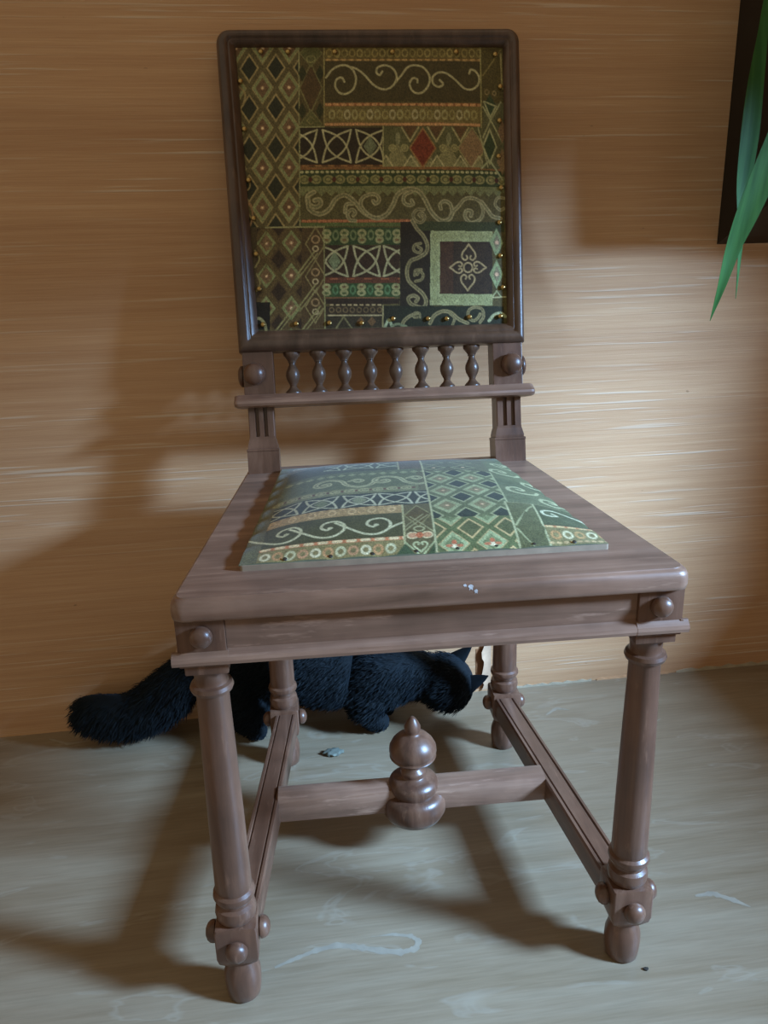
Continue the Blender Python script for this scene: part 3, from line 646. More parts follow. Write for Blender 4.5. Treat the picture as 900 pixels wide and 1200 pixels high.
def cloth(name, NX, NY, pos, uv, painter, mat, parent):
    s_ = np.linspace(0, 1, NX); t_ = np.linspace(0, 1, NY); S, T = np.meshgrid(s_, t_)
    P = pos(S, T); U, V = uv(S, T)
    C = painter(U, V)
    me = bpy.data.meshes.new(name)
    nv = NX*NY; idx = np.arange(nv).reshape(NY, NX)
    q = np.stack([idx[:-1, :-1], idx[:-1, 1:], idx[1:, 1:], idx[1:, :-1]], -1).reshape(-1, 4)
    me.vertices.add(nv); me.vertices.foreach_set('co', P.reshape(-1).astype(np.float32))
    me.loops.add(q.size); me.loops.foreach_set('vertex_index', q.ravel().astype(np.int32))
    me.polygons.add(len(q)); me.polygons.foreach_set('loop_start', (np.arange(len(q))*4).astype(np.int32))
    me.polygons.foreach_set('use_smooth', np.ones(len(q), bool))
    me.update(calc_edges=True)
    at = me.color_attributes.new('print', 'FLOAT_COLOR', 'POINT')
    at.data.foreach_set('color', np.concatenate([C, np.ones((nv, 1))], 1).astype(np.float32).ravel())
    me.materials.append(mat); me.validate()
    return link(bpy.data.objects.new(name, me), parent)

PAD_BACK, PAD_FRONT, PAD_H = 0.185, -0.177, 0.0215
def seat_pos(S, T):                    # T 0 = back, 1 = front
    y = PAD_BACK+(PAD_FRONT-PAD_BACK)*T; hw = seat_hw(y); x = (2*S-1)*hw
    a, b_ = np.abs(2*S-1), np.abs(2*T-1)
    h = PAD_H*(1-a**4)*(1-b_**3.4)
    # pulled down at each tack along the edges
    edge = np.exp(-((1-b_)/0.055)**2)*(T > .5)*(1-a**8); h = h+0.0016*edge*np.abs(np.sin(S*math.pi*8))
    edgeS = np.exp(-((1-a)/0.05)**2)*(1-b_**8); h = h+0.0018*edgeS*np.abs(np.sin(T*math.pi*9+0.4))
    return np.stack([x, y, 0.4758+h], -1)
def seat_uv(S, T):
    P = seat_pos(S, T); return (P[..., 0]-0.085*(P[..., 1]+0.18))/0.00116, -P[..., 1]/0.00113
pad = cloth('seat_pad', 440, 400, seat_pos, seat_uv, paint_seat, fabric, CH)
pad['label'] = 'green patterned woven seat cloth'
sk = MB()                               # cloth edge turned down onto the board
S1 = np.linspace(0, 1, 60); Z1 = np.zeros(60); O1 = np.ones(60)
edge = np.concatenate([seat_pos(S1, O1), seat_pos(O1, S1[::-1]), seat_pos(S1[::-1], Z1), seat_pos(Z1, S1)])
sk.rings([[tuple(p) for p in edge], [(p[0], p[1], 0.4745) for p in edge]], closed=False)
sk.build('cloth_edge', simple('green_cloth_edge', srgb('6c7058'), 0.8), CH)
for x in (-0.135, -0.092, -0.052, -0.01, 0.03, 0.068, 0.105, 0.145):   # small dark tacks along the front edge
    stud((x, -0.1735, 0.478), (0, -0.5, 0.86), 0.0021, CH, 0.0008, 'seat_tack', simple('dark_tack', srgb('3a3328'), 0.5) if x < -0.13 else bpy.data.materials['dark_tack'])

# ------------------------------------------------------------------ the back, laid out on its leaning plane
TL_ = 0.2021; CTL, STL = math.cos(TL_), math.sin(TL_)
def BP(x, s, n):                       # x across, s up the back, n proud of its front face
    return (x, 0.18974+s*STL-n*CTL, 0.470+s*CTL+n*STL)
def bbox(m_, x0, x1, s0, s1, n0, n1, bv=0.0): m_.box(x0, x1, s0, s1, n0, n1, bv, fr=lambda p: BP(*p))
for s in (-1, 1):
    cx = s*0.1745; m_ = MB()
    sec = [(0.0218, 0.0, -0.036, -0.002), (0.0218, 0.0, -0.036, 0.030), (0.0222, 0.001, -0.036, 0.031), (0.0222, 0.001, -0.036, 0.0335), (0.0200, -0.001, -0.035, 0.0345), (0.0205, -0.001, -0.035, 0.037), (0.0180, -0.003, -0.034, 0.047)]
    rr = []
    for hw, nf, nb, sv in sec: rr.append([BP(cx-hw, sv, nb), BP(cx+hw, sv, nb), BP(cx+hw, sv, nf), BP(cx-hw, sv, nf)])
    m_.rings(rr, closed=False); m_.add(rr[0], [(0, 1, 2, 3)]); m_.add(rr[-1], [(0, 1, 2, 3)])
    # fluted shaft: two grooves cut in the face
    hw, nf, nb = 0.0175, -0.003, -0.034; g = 0.0062
    poly = [(-hw, nb), (hw, nb), (hw, nf-.001), (hw-.001, nf)]
    for gx in (0.0058, -0.0058): poly += [(gx+0.0028, nf), (gx+0.0020, nf-g), (gx-0.0020, nf-g), (gx-0.0028, nf)]
    poly += [(-hw+.001, nf), (-hw, nf-.001)]
    m_.prism(poly, 0.050, 0.092, lambda u, v, a: BP(cx+u, a, v))
    bbox(m_, cx-hw, cx+hw, 0.046, 0.0505, nb, nf)
    bbox(m_, cx-0.0208, cx+0.0208, 0.100, 0.170, -0.034, -0.002, 0.0008)
    o = m_.build('back_post', wood_z, CH, smooth=False)
    stud(BP(s*0.1795, 0.1365, -0.002), (0, -CTL, STL), 0.0150, o, 0.0165)
    stud(BP(cx+s*0.0208, 0.135, -0.018), (s, 0, 0), 0.0150, o, 0.0085)
# shelf rail
m_ = MB()
prof = [(-0.036, 0.0905), (0.010, 0.0905), (0.0145, 0.0925), (0.0165, 0.0958), (0.0155, 0.0990), (0.0125, 0.1012), (0.002, 0.1085), (-0.036, 0.1090)]
secs = []
for x, k in ((-0.2085, 0.80), (-0.2065, 0.92), (-0.2025, 1.0), (0.2025, 1.0), (0.2065, 0.92), (0.2085, 0.80)):
    secs.append([BP(x, 0.0990+(sv-0.0990)*k, n_ if n_ < 0 else n_*k) for n_, sv in prof])
m_.rings(secs, closed=False); m_.add(secs[0], [tuple(range(8))]); m_.add(secs[-1], [tuple(range(8))])
m_.build('shelf_rail', wood_x_lit, CH, angle=30)
# balusters
BAL = [(0.0112, 0.0), (0.0112, 0.003), (0.0090, 0.0055), (0.0060, 0.0085), (0.0045, 0.0115), (0.0050, 0.0125), (0.0050, 0.0135), (0.0068, 0.0165), (0.0090, 0.0215), (0.0098, 0.0265), (0.0090, 0.0315),
       (0.0066, 0.0365), (0.0046, 0.0405), (0.0044, 0.0430), (0.0056, 0.0440), (0.0056, 0.0455), (0.0068, 0.0475), (0.0090, 0.0510), (0.0115, 0.0535), (0.0120, 0.0560), (0.0120, 0.0600)]
bal = None
for k in range(8):
    x = -0.1280+k*0.0363
    if bal is None:
        m_ = MB(); m_.lathe(BAL, (0, 0, 0), n=20, fr=lambda p: tuple(np.array(BP(p[0], p[2]+0.1075, -0.017+p[1]))))
        bal = m_.build('baluster', frame_wood, CH); o = bal
    else: o = bal.copy(); COL.objects.link(o)
    o.location = (x, 0, 0)
# moulded frame around the back panel
fo = round_poly([(-0.1992, 0.1655), (0.1992, 0.1655), (0.2030, 0.5825), (-0.2030, 0.5825)], [0.002, 0.002, 0.017, 0.017], 7)
fi = round_poly([(-0.1712, 0.1945), (0.1763, 0.1930), (0.1812, 0.5615), (-0.1782, 0.5635)], [0.0015]*4, 7)
PF = [(1.0, -0.0180), (0.55, -0.0270), (0.06, -0.0270), (0.0, -0.0240), (0.0, -0.0030), (0.05, 0.0015), (0.14, 0.0050), (0.26, 0.0068), (0.40, 0.0072), (0.52, 0.0060), (0.58, 0.0040), (0.62, 0.0032), (0.70, 0.0036), (0.80, 0.0020), (0.92, -0.0018), (1.0, -0.0050)]
m_ = MB(); m_.rings([[BP(p[0], p[1], h) for p in lerp2(fo, fi, t)] for t, h in PF])
m_.build('back_frame', frame_wood, CH, angle=32)
# backing board and panel cloth
m_ = MB(); bbox(m_, -0.183, 0.185, 0.189, 0.567, -0.0185, -0.0115); m_.build('back_board', wood_z, CH, smooth=False)
Q = [(-0.1790, 0.5640), (0.1822, 0.5620), (0.1772, 0.1925), (-0.1720, 0.1940)]   # corners of the cloth
QP = [(274.5, 52.5), (591.5, 52.5), (596.5, 379), (301.5, 388)]
def bil(q, S, T):
    return tuple(((q[0][i]*(1-S)+q[1][i]*S)*(1-T)+(q[3][i]*(1-S)+q[2][i]*S)*T) for i in (0, 1))
def back_pos(S, T):
    x, s_ = bil(Q, S, T); a, b_ = np.abs(2*S-1), np.abs(2*T-1)
    h = 0.0075*(1-a**4)*(1-b_**4)-0.0065
    h = h-0.0012*np.exp(-((1-a)/0.05)**2)*(1-np.abs(np.sin(T*math.pi*8+0.5)))
    return np.stack([x, 0.18974+s_*STL-h*CTL, 0.470+s_*CTL+h*STL], -1)
bp = cloth('back_panel', 430, 450, back_pos, lambda S, T: bil(QP, S, T), paint_back, fabric, CH)
bp['label'] = 'olive patterned woven back cloth'
NAILS = [(-0.1642, 0.203), (-0.119, 0.2026), (-0.0735, 0.2022), (-0.029, 0.2006), (0.015, 0.2049), (0.0638, 0.2033), (0.0901, 0.2024), (0.1226, 0.2036), (0.1662, 0.2033), (0.1698, 0.5515), (0.1756, 0.5098), (0.1731, 0.4655), (0.1704, 0.4186), (0.1727, 0.3769), (0.1689, 0.3304), (0.1687, 0.2857), (0.171, 0.2428), (-0.1678, 0.2971), (-0.1665, 0.2509), (-0.1454, 0.557), (-0.1097, 0.5567), (0.0298, 0.5558), (0.1163, 0.5553), (-0.1719, 0.3937), (-0.1733, 0.4593), (-0.0477, 0.5563), (-0.1683, 0.344), (-0.1745, 0.52)]
nail = None
for (x, s_) in NAILS:
    if nail is None:
        nail = stud((0, 0, 0), (0, -CTL, STL), 0.0034, CH, 0.0030, 'upholstery_nail', brass); nail['label'] = 'brass upholstery nail'; o = nail
    else: o = nail.copy(); COL.objects.link(o)
    o.location = BP(x, s_, -0.0040)
# --- stretchers
def bar(name, A, B, w, z0, z1, mat):
    """moulded bar: raised middle with a bead along both edges"""
    A, B = Vector(A), Vector(B); d = (B-A).normalized(); n_ = Vector((d.y, -d.x, 0)); h = w/2
    prof = [(-h, z0), (h, z0), (h, z1-0.003), (h-0.0015, z1), (h-0.0045, z1), (h-0.0062, z1-0.0022), (h-0.0075, z1-0.0002), (-h+0.0075, z1-0.0002), (-h+0.0062, z1-0.0022), (-h+0.0045, z1), (-h+0.0015, z1), (-h, z1-0.003)]
    m_ = MB(); m_.prism(prof, 0, 1, lambda u, v, a: tuple(A.lerp(B, a)+n_*u+Vector((0, 0, v))))
    return m_.build(name, mat, CH, smooth=False)
for s in (-1, 1):
    bar('side_stretcher', (s*0.2030, -0.190, 0), (s*0.1690, 0.172, 0), 0.0315, 0.066, 0.097, wood_y)
m_ = MB(); prof = [(-0.030, 0.066), (-0.031, 0.070), (-0.031, 0.092), (-0.0285, 0.0975), (-0.023, 0.1000), (-0.005, 0.1000), (0.000, 0.0975), (0.002, 0.092), (0.002, 0.066)]
m_.prism(prof, -0.1735, 0.1735, lambda u, v, a: (a, u, v)); m_.build('cross_stretcher', wood_x_lit, CH, angle=30)
FIN = [(0.010, 0.0470), (0.026, 0.0475), (0.037, 0.0530), (0.0418, 0.0620), (0.0428, 0.0720), (0.0415, 0.0810), (0.0370, 0.0870), (0.0310, 0.0890), (0.0315, 0.0915), (0.0330, 0.0970), (0.0310, 0.1030), (0.0240, 0.1080),
       (0.0160, 0.1100), (0.0150, 0.1125), (0.0165, 0.1150), (0.0155, 0.1185), (0.0110, 0.1215), (0.0100, 0.1250), (0.0120, 0.1285), (0.0190, 0.1320), (0.0270, 0.1365), (0.0300, 0.1400), (0.0285, 0.1420), (0.0290, 0.1435),
       (0.0305, 0.1470), (0.0300, 0.1530), (0.0265, 0.1600), (0.0205, 0.1665), (0.0130, 0.1710), (0.0095, 0.1725), (0.0090, 0.1745), (0.0105, 0.1775), (0.0105, 0.1815), (0.0085, 0.1865), (0.0050, 0.1925), (0.0015, 0.1960)]
m_ = MB(); m_.lathe(FIN, (0.0015, -0.0145, 0), n=40); m_.build('finial', wood_z, CH, angle=60)

# ================================================================== the cat
CAT = thing('cat', 'long-haired black cat walking behind the chair legs along the wall', 'cat', (-0.10, 0.27, 0))
fur_mat, nt, bs = new_mat('black_fur')
f = noise(nt, coords(nt, (1, 1, 1)), 30, 3); r = ramp(nt, f, [(0.3, srgb('090d0f')), (0.7, srgb('13191c'))])
nt.links.new(r.outputs[0], bs.inputs['Base Color']); bs.inputs['Roughness'].default_value = 0.55
bs.inputs['Sheen Weight'].default_value = 0.06; bs.inputs['Sheen Tint'].default_value = (0.45, 0.7, 1, 1); bs.inputs['Specular IOR Level'].default_value = 0.15; bs.inputs['Roughness'].default_value = 0.8
def skin_mesh(pts, edges, root=0, levels=2):
    me = bpy.data.meshes.new('tmp'); me.from_pydata([p[:3] for p in pts], edges, []); o = bpy.data.objects.new('tmp', me); COL.objects.link(o)
    sm = o.modifiers.new('skin', 'SKIN'); sm.use_smooth_shade = True; sm.branch_smoothing = 0.6
    for i, p in enumerate(pts):
        rv = p[3]; o.data.skin_vertices[0].data[i].radius = (rv, rv) if not isinstance(rv, tuple) else rv
        o.data.skin_vertices[0].data[i].use_root = (i == root)
    ss = o.modifiers.new('sub', 'SUBSURF'); ss.levels = levels; ss.render_levels = levels
    dg = bpy.context.evaluated_depsgraph_get(); dg.update()
    out = bpy.data.meshes.new_from_object(o.evaluated_get(dg)); bpy.data.objects.remove(o); return out
cp = [(-0.275, 0.272, 0.135, 0.060), (-0.215, 0.272, 0.150, 0.064), (-0.145, 0.272, 0.128, 0.068), (-0.070, 0.272, 0.102, 0.070), (-0.005, 0.272, 0.090, 0.068), (0.042, 0.272, 0.092, 0.054),
      (0.066, 0.270, 0.088, 0.038), (0.098, 0.274, 0.072, 0.041), (0.122, 0.284, 0.060, 0.028), (0.136, 0.291, 0.052, 0.017),
      # tail
      (-0.325, 0.272, 0.118, 0.048), (-0.366, 0.274, 0.082, 0.044), (-0.406, 0.272, 0.058, 0.040), (-0.448, 0.270, 0.054, 0.036), (-0.492, 0.268, 0.068, 0.031), (-0.514, 0.266, 0.070, 0.018),
      # hind legs
      (-0.245, 0.252, 0.098, 0.052), (-0.232, 0.254, 0.062, 0.045), (-0.232, 0.254, 0.034, 0.034), (-0.222, 0.246, 0.0160, 0.0170), (-0.208, 0.240, 0.0130, 0.0125),
      (-0.285, 0.298, 0.105, 0.034), (-0.262, 0.300, 0.064, 0.024), (-0.288, 0.300, 0.034, 0.014), (-0.262, 0.300, 0.0150, 0.0145), (-0.240, 0.300, 0.0130, 0.0125),
      # forelegs, crouched
      (-0.030, 0.250, 0.078, 0.046), (-0.040, 0.248, 0.045, 0.036), (-0.028, 0.244, 0.0180, 0.019), (-0.004, 0.242, 0.0150, 0.016),
      (-0.020, 0.292, 0.080, 0.030), (-0.035, 0.294, 0.045, 0.020), (-0.015, 0.296, 0.0150, 0.015), (0.010, 0.296, 0.0130, 0.013)]
ce = [(0, 1), (1, 2), (2, 3), (3, 4), (4, 5), (5, 6), (6, 7), (7, 8), (8, 9), (0, 10), (10, 11), (11, 12), (12, 13), (13, 14), (14, 15),
      (0, 16), (16, 17), (17, 18), (18, 19), (19, 20), (0, 21), (21, 22), (22, 23), (23, 24), (24, 25), (4, 26), (26, 27), (27, 28), (28, 29), (4, 30), (30, 31), (31, 32), (32, 33)]
cm = skin_mesh([(x+0.10, y-0.27, z, r_) for x, y, z, r_ in cp], ce, 2)
for v_ in cm.vertices: v_.co.y = v_.co.y*0.86+0.006
cm.name = 'body'; cm.materials.clear(); cm.materials.append(fur_mat)
body = link(bpy.data.objects.new('body', cm), CAT)
# head frame: it looks away to the right, crown tipped over to the right
HC = Vector((0.196, 0.004, 0.074)); hf = Vector((0.55, 0.72, -0.42)).normalized(); hu = Vector((0.72, -0.25, 0.62)); hu = (hu-hf*hu.dot(hf)).normalized(); hs = hf.cross(hu)
def H(a, b_, c): return tuple(HC+hs*a+hf*b_+hu*c)
m_ = MB()
for s in (-1, 1):                      # ears, hollow in front
    vs_ = []; 
    rows = 5
    for i in range(rows+1):
        t = i/rows; wd = 0.0165*(1-t)**0.8+0.0006
        for j in range(9):
            a = math.pi*2*j/9; vs_.append(H(s*(0.021+0.007*t)+wd*math.cos(a), 0.002-0.004*t+wd*0.42*math.sin(a)*(1-0.4*(math.sin(a) > 0)), 0.028+0.042*t))
    fs = [(i*9+j, i*9+(j+1) % 9, (i+1)*9+(j+1) % 9, (i+1)*9+j) for i in range(rows) for j in range(9)]
    e = MB(); e.add(vs_, fs); e.add(vs_[-9:], [tuple(range(9))]); e.build('ear', fur_mat, CAT)
    e = MB(); q = Vector((0, 0, 1)).rotation_difference(hf+hs*s*0.35)
    c_ = Vector(H(s*0.018, 0.0375, 0.010))
    e.lathe([(0.0035, 0.0), (0.0062, 0.0015), (0.0062, 0.003), (0.004, 0.0045), (0.001, 0.005)], (0, 0, 0), n=14, fr=lambda p: tuple(c_+q @ Vector(p)))
    e.build('eye', simple('dark_amber_eye', srgb('5a4a1c'), 0.15) if s < 0 else bpy.data.materials['dark_amber_eye'], CAT)
hd = MB(); n = 22                      # skull, cheeks and muzzle
rings_ = []
for bpos, ra, rc, oc in ((-0.040, .004, .004, 0), (-0.036, .020, .018, 0), (-0.022, .034, .031, .001), (-0.004, .040, .036, .001), (0.014, .038, .034, 0), (0.026, .032, .028, -.003), (0.035, .024, .021, -.007), (0.043, .018, .015, -.010), (0.050, .013, .011, -.011), (0.054, .004, .004, -.011)):
    ra *= 1.2; rc *= 1.2; oc *= 1.2; bpos *= 1.12
    rings_.append([H(ra*math.cos(2*math.pi*k/n), bpos, oc+rc*math.sin(2*math.pi*k/n)) for k in range(n)])
hd.rings(rings_, closed=False); hd.build('head', fur_mat, CAT)
nz = MB(); nz.lathe([(0.001, -0.004), (0.0045, -0.002), (0.005, 0.0), (0.003, 0.002), (0.0008, 0.0025)], (0, 0, 0), n=10, fr=lambda p: tuple(Vector(H(0, 0.0595, -0.010))+Vector((0, 0, 1)).rotation_difference(hf) @ Vector(p)))
nz.build('nose', simple('black_nose', srgb('0c0a0a'), 0.3), CAT)
def fur(meshes, count, length):
    V = []; Fc = []; r2 = random.Random(3)
    tris = []
    for me in meshes:
        me.calc_loop_triangles()
        for lt_ in me.loop_triangles:
            tris.append(([me.vertices[i].co for i in lt_.vertices], lt_.normal, lt_.area))
    ar = np.array([t[2] for t in tris]); pick = rng.choice(len(tris), count, p=ar/ar.sum())
    for i in pick:
        P, N, _ = tris[i]; a, b_ = r2.random(), r2.random()
        if a+b_ > 1: a, b_ = 1-a, 1-b_
        p = P[0]+(P[1]-P[0])*a+(P[2]-P[0])*b_
        tail = p.x < -0.225; foot = p.z < 0.035 and not tail
        L = length*(0.7+0.6*r2.random())*(1.35 if tail else 1)*(0.4 if foot else 1)
        d = N*0.30+Vector((-0.75 if not tail else -0.55, 0, -0.35 if not tail else -0.75))+Vector([r2.gauss(0, .16) for _ in range(3)])
        d.normalize(); tip = p+d*L
        if tip.z < 0.004: tip.z = 0.004+0.003*r2.random()
        wl = WY-0.004
        side = d.cross(N+Vector([r2.gauss(0, .3) for _ in range(3)])).normalized()*0.0009
        mid = (p+tip)/2+N*L*0.12
        k = len(V); V += [tuple(p-side), tuple(p+side), tuple(mid+side*.8), tuple(mid-side*.8), tuple(tip)]
        Fc += [(k, k+1, k+2, k+3), (k+3, k+2, k+4)]
    me = bpy.data.meshes.new('fur'); me.from_pydata(V, [], Fc); me.materials.append(fur_mat)
    o = link(bpy.data.objects.new('fur', me), CAT); o['kind'] = 'stuff'; return o
hm = [c for c in CAT.children if c.name.startswith('head')][0].data
fur([cm, hm], 45000, 0.014)

# ================================================================== plant leaves and the dark cabinet at upper right
leaf_mat, nt, bs = new_mat('long_green_leaf')
f = noise(nt, coords(nt, (160, 40, 4)), 1.0, 3); r = ramp(nt, f, [(0.3, srgb('2b5424')), (0.7, srgb('417033'))])
nt.links.new(r.outputs[0], bs.inputs['Base Color']); bs.inputs['Roughness'].default_value = 0.55; bs.inputs['Specular IOR Level'].default_value = 0.3
bs.inputs['Subsurface Weight'].default_value = 0.0
PX, PY_ = 0.955, 0.17
PLANT = thing('potted_dracaena', 'tall potted plant whose long arching green leaves hang into the upper right corner', 'plant', (PX, PY_, 0))
def leaf(pts, fold=0.25, label=None, twist=0.0):
    """pts: (x, y, z, full width) along the midrib, in chair coordinates; a folded blade with thickness"""
    P = [Vector(p[:3]) for p in pts]; Wd = [p[3] for p in pts]; out = []; 
    def cr(t):
        i = min(int(t), len(P)-2); u = t-i
        g = lambda A, k: A[max(0, min(len(A)-1, k))]
        f_ = lambda A: 0.5*((2*g(A, i))+(-g(A, i-1)+g(A, i+1))*u+(2*g(A, i-1)-5*g(A, i)+4*g(A, i+1)-g(A, i+2))*u*u+(-g(A, i-1)+3*g(A, i)-3*g(A, i+1)+g(A, i+2))*u**3)
        return f_(P), max(0.0004, f_(Wd))
    N = 40; V = []; Fc = []
    for k in range(N+1):
        t = k/N*(len(P)-1); c, w = cr(t); c2, _ = cr(min(t+0.02, len(P)-1)); c3, _ = cr(max(t-0.02, 0)); d = (c2-c3).normalized()
        sd = d.cross(Vector((0.15, -1, 0.1))).normalized(); nm = sd.cross(d).normalized()
        for a in (-1, -0.5, 0, 0.5, 1):
            for th in (1, -1):
                q = c+sd*(w/2*a)+nm*(abs(a)*fold*w*0.5)+nm*(0.0005*th*(1-0.6*abs(a))); V.append(tuple(q))
    for k in range(N):
        for j in range(4):
            a = k*10+j*2; b_ = a+10
            Fc += [(a, a+2, b_+2, b_), (a+1, b_+1, b_+3, a+3)]
        a = k*10; Fc += [(a, a+10, a+11, a+1), (a+8, a+9, a+19, a+18)]
    o = mesh_obj('leaf', V, Fc, leaf_mat, PLANT, origin=(PX, PY_, 0), angle=80)
    if label: o['label'] = label
CRN = (PX-0.01, PY_, 1.22)
leaf([(*CRN, 0.012), (0.86, 0.175, 1.33, 0.024), (0.70, 0.18, 1.35, 0.026), (0.57, 0.19, 1.25, 0.020), (0.503, 0.198, 1.11, 0.010), (0.4892, 0.2, 1.0501, 0.0066), (0.4826, 0.19, 1.0029, 0.0150), (0.4741, 0.18, 0.9437, 0.0237), (0.4732, 0.18, 0.8851, 0.0275), (0.4778, 0.19, 0.8251, 0.0212), (0.4884, 0.2, 0.7614, 0.0085), (0.4985, 0.215, 0.6823, 0.0008)], 0.2)
leaf([(*CRN, 0.014), (0.86, 0.14, 1.30, 0.026), (0.72, 0.12, 1.26, 0.032), (0.60, 0.12, 1.14, 0.034), (0.5303, 0.125, 1.03, 0.034), (0.5073, 0.13, 0.9695, 0.0355), (0.4952, 0.14, 0.8978, 0.0376), (0.4815, 0.15, 0.8412, 0.0374), (0.4693, 0.16, 0.7917, 0.0335), (0.4613, 0.17, 0.7503, 0.0236), (0.4566, 0.18, 0.7015, 0.0133), (0.4561, 0.2, 0.6543, 0.0008)], 0.25)
for k, (az, L, dr) in enumerate([(-170, .30, .12), (-150, .42, .10), (-120, .40, .10), (-95, .35, .06), (-60, .14, .0), (-178, .22, -.1)]):
    a = math.radians(az); dx, dy = math.cos(a), math.sin(a)
    leaf([(*CRN, 0.014)]+[(CRN[0]+dx*L*t, CRN[1]+dy*L*t, CRN[2]+0.20*math.sin(math.pi*t*0.75)-dr*t*t, 0.034*(1-t)**0.7+0.0008) for t in (.2, .4, .6, .8, 1)], 0.25)
bark = simple('grey_brown_bark', srgb('7b6a52'), 0.8)
m_ = MB(); m_.lathe([(0.017, 0.20)]+[(0.0135+0.0018*(k % 2), 0.22+k*0.02) for k in range(50)]+[(0.010, 1.235)], (0, 0, 0), n=14); m_.build('stem', bark, PLANT)
m_ = MB(); m_.lathe([(0.075, 0.0), (0.080, 0.004), (0.098, 0.20), (0.106, 0.202), (0.106, 0.232), (0.098, 0.232), (0.095, 0.205), (0.01, 0.204)], (0, 0, 0), n=40); m_.build('pot', simple('brown_clay_pot', srgb('7a4a34'), 0.6), PLANT, angle=30)

CAB = thing('wall_cabinet', 'black box hanging on the wall behind the green leaves', 'cabinet', (0, 0, 0))
CAB.rotation_euler = (0, 0, 0); CAB.location = (0.5595, WY, 0.7585)
blk = simple('black_lacquer', srgb('15120f'), 0.45)
m_ = MB(); m_.prism([(-0.0005, 0.0), (-0.185, 0.072), (-0.185, 0.365), (-0.0005, 0.365)], 0, 0.34, lambda u, v, a: (a, u, v)); m_.build('case', blk, CAB, angle=30)
m_ = MB(); m_.box(0.004, 0.336, -0.195, -0.1845, 0.080, 0.361, 0.002); m_.build('door', blk, CAB, angle=30)

# ================================================================== wear on the floor, torn wallpaper, paint flecks
worn = simple('worn_floor_film', srgb('988e7c'), 0.5)
def mark(path, w):
    P = [Vector((*W((x, y, 0))[:2], 0)) for x, y in path]; V = []; n = 0; out = []
    for a, b_ in zip(P[:-1], P[1:]):
        for k in range(5): out.append(a.lerp(b_, k/5))
    out.append(P[-1]); m = len(out)
    for i, p in enumerate(out):
        d = (out[min(i+1, m-1)]-out[max(i-1, 0)]).normalized(); q = Vector((-d.y, d.x, 0)); t = i/(m-1)
        ww = w*(math.sin(math.pi*min(1, t*1.02+0.02))**0.5)*(0.55+0.7*abs(math.sin(i*1.7+path[0][0]*50)*math.cos(i*0.63)))+0.0003
        V += [tuple(p+q*ww+Vector((0, 0, .0002))), tuple(p-q*ww+Vector((0, 0, .0002)))]
    o = mesh_obj('worn_mark', V, [(2*i, 2*i+1, 2*i+3, 2*i+2) for i in range(m-1)], worn, bpy.data.objects['floor'], False); return o
mark([(-0.1775, -0.1862), (-0.156, -0.1776), (-0.132, -0.169), (-0.1076, -0.1646), (-0.0835, -0.1702), (-0.0597, -0.1776), (-0.036, -0.1828), (-0.0191, -0.1802), (-0.0139, -0.1703), (-0.0217, -0.1622), (-0.043, -0.1572), (-0.0679, -0.1578)], 0.0042)
mark([(0.3281, -0.1448), (0.3503, -0.1435), (0.3703, -0.1566), (0.3847, -0.1689)], 0.004)
mark([(0.3929, 0.1908), (0.4235, 0.2115), (0.4529, 0.228)], 0.002)
mark([(-0.5742, 0.3069), (-0.5375, 0.2873), (-0.5045, 0.2926)], 0.003)
mark([(0.2652, 0.2644), (0.2889, 0.2827), (0.3104, 0.2743)], 0.003)
edge_mat = simple('pale_paper_edge', srgb('b5a58a'), 0.8); back_mat = simple('bare_brown_wall', srgb('93603a'), 0.85)
for x0, x1, h, mt in ((0.245, 0.395, 0.0050, edge_mat), (0.405, 0.545, 0.0035, wall_mat), (0.56, 0.80, 0.0075, edge_mat)):
    b = MB(); n = 16; xs = [x0+(x1-x0)*k/n for k in range(n+1)]; top = [h*(0.75+0.35*math.sin(k*2.3+x0*30)) for k in range(n+1)]
    for k in range(n): b.add([(xs[k], WY-0.0022, 0), (xs[k+1], WY-0.0022, 0), (xs[k+1], WY-0.0022, top[k+1]), (xs[k], WY-0.0022, top[k]), (xs[k], WY, 0), (xs[k+1], WY, 0), (xs[k+1], WY, top[k+1]), (xs[k], WY, top[k])], [(0, 1, 2, 3), (3, 2, 6, 7), (0, 4, 5, 1)])
    b.build('paper_edge', mt, wall, smooth=False)
b = MB(); b.box(0.176, 0.199, WY-0.0006, WY+0.001, 0.006, 0.086); b.build('bare_patch', back_mat, wall, smooth=False)
V = []; zz = np.linspace(0.004, 0.112, 19)
for i, z in enumerate(zz):              # loose strip of paper curling off the wall
    xl = 0.187+0.0022*math.sin(i*0.9)+rng.uniform(-.0012, .0012); xr = 0.2035
    for j in range(5):
        t = j/4; V.append((xl*(1-t)+xr*t, WY-0.0008-0.008*(1-t)**2*(0.4+0.6*math.sin(math.pi*i/18)), z))
b = MB(); b.add(V, [(i*5+j, i*5+j+1, (i+1)*5+j+1, (i+1)*5+j) for i in range(18) for j in range(4)]); b.build('torn_paper_flap', simple('torn_paper', srgb('c09c7c'), 0.85), wall)
fleck = simple('pale_paint_fleck', srgb('b9b4b0'), 0.6)
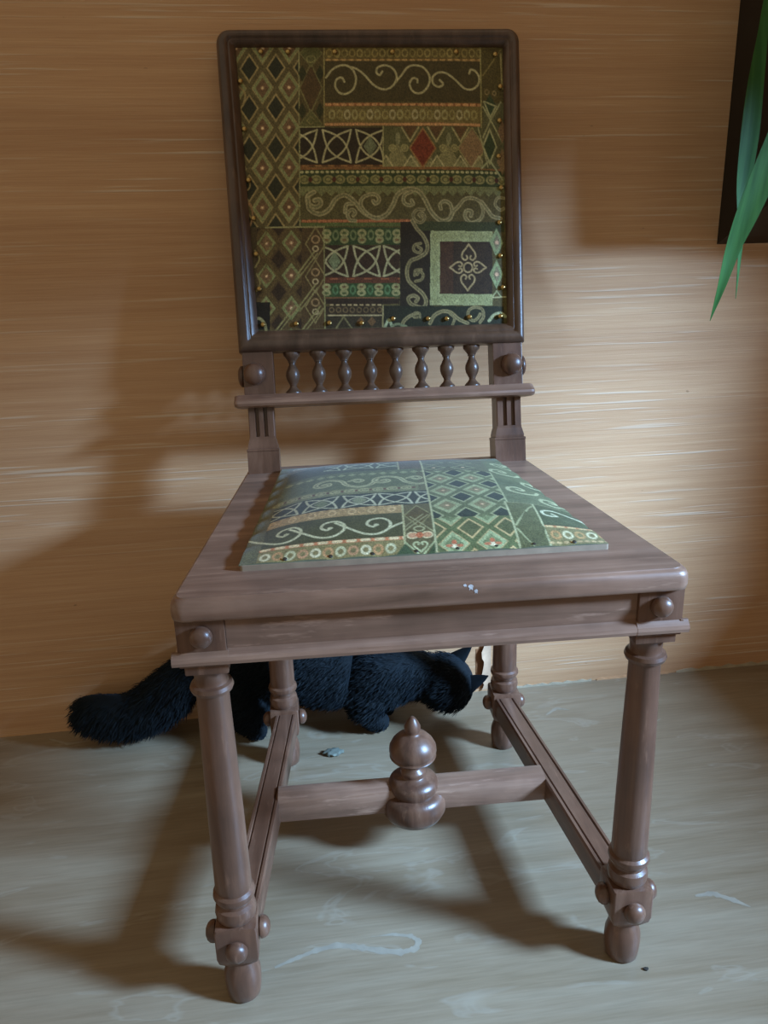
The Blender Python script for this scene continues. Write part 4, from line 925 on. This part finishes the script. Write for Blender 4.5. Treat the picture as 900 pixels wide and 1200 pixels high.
for (x, z, rx, rz) in ((0.0300, 0.4655, 0.0030, 0.0032), (0.0345, 0.4615, 0.0022, 0.0024), (0.0250, 0.4668, 0.0020, 0.0012)):
    ys = lambda z_: float(np.interp(z_, [0.453, 0.459, 0.4632, 0.4664, 0.4680, 0.4684, 0.4694], [-0.239, -0.239, -0.2385, -0.2371, -0.2352, -0.2336, -0.2330]))-0.0003
    b = MB(); n = 12; V = []
    for k in range(n):
        zz_ = z+rz*math.sin(2*math.pi*k/n)*(0.75+0.3*math.cos(k*3.1)); V.append((x+rx*math.cos(2*math.pi*k/n)*(0.75+0.35*math.sin(k*2.6)), ys(zz_), zz_))
    V2 = [(p[0], p[1]+0.002, p[2]-0.0005) for p in V]; b.add(V+V2, [tuple(range(n))]+[(k, (k+1) % n, n+(k+1) % n, n+k) for k in range(n)]); b.build('paint_fleck', fleck, CH, smooth=False)

# ================================================================== small things
FL = thing('fluff_ball', 'small pale lump of fluff on the floor beside the left rear chair leg', 'fluff', (-0.100, 0.200, 0))
V = []; Fc = []; r2 = random.Random(5)
ico = bmesh.new(); bmesh.ops.create_icosphere(ico, subdivisions=3, radius=1)
for v in ico.verts:
    k = 1+0.22*math.sin(v.co.x*7+2)*math.cos(v.co.y*6)+r2.uniform(-.07, .07); V.append((v.co.x*0.015*k, v.co.y*0.009*k, 0.0045+v.co.z*0.0045*k*(1 if v.co.z > 0 else .9)))
ico.verts.index_update(); Fc = [tuple(v.index for v in f_.verts) for f_ in ico.faces]; ico.free()
mesh_obj('lump', V, Fc, simple('pale_fluff', srgb('6a6e62'), 0.95), FL)
CR = thing('crumb', 'tiny dark crumb on the floor in front of the right front chair leg', 'crumb', (0.2265, -0.2365, 0))
mesh_obj('grain', [(math.cos(a)*0.003*(1+.3*math.sin(3*a)), math.sin(a)*0.002, z) for z, in ((0.0003,), (0.0018,)) for a in [k*math.pi/4 for k in range(8)]]+[(0, 0, 0.0026)],
         [tuple(range(8))]+[(k, (k+1) % 8, 8+(k+1) % 8, 8+k) for k in range(8)]+[(8+k, 8+(k+1) % 8, 16) for k in range(8)], simple('dark_crumb', srgb('2e261d'), 0.8), CR)
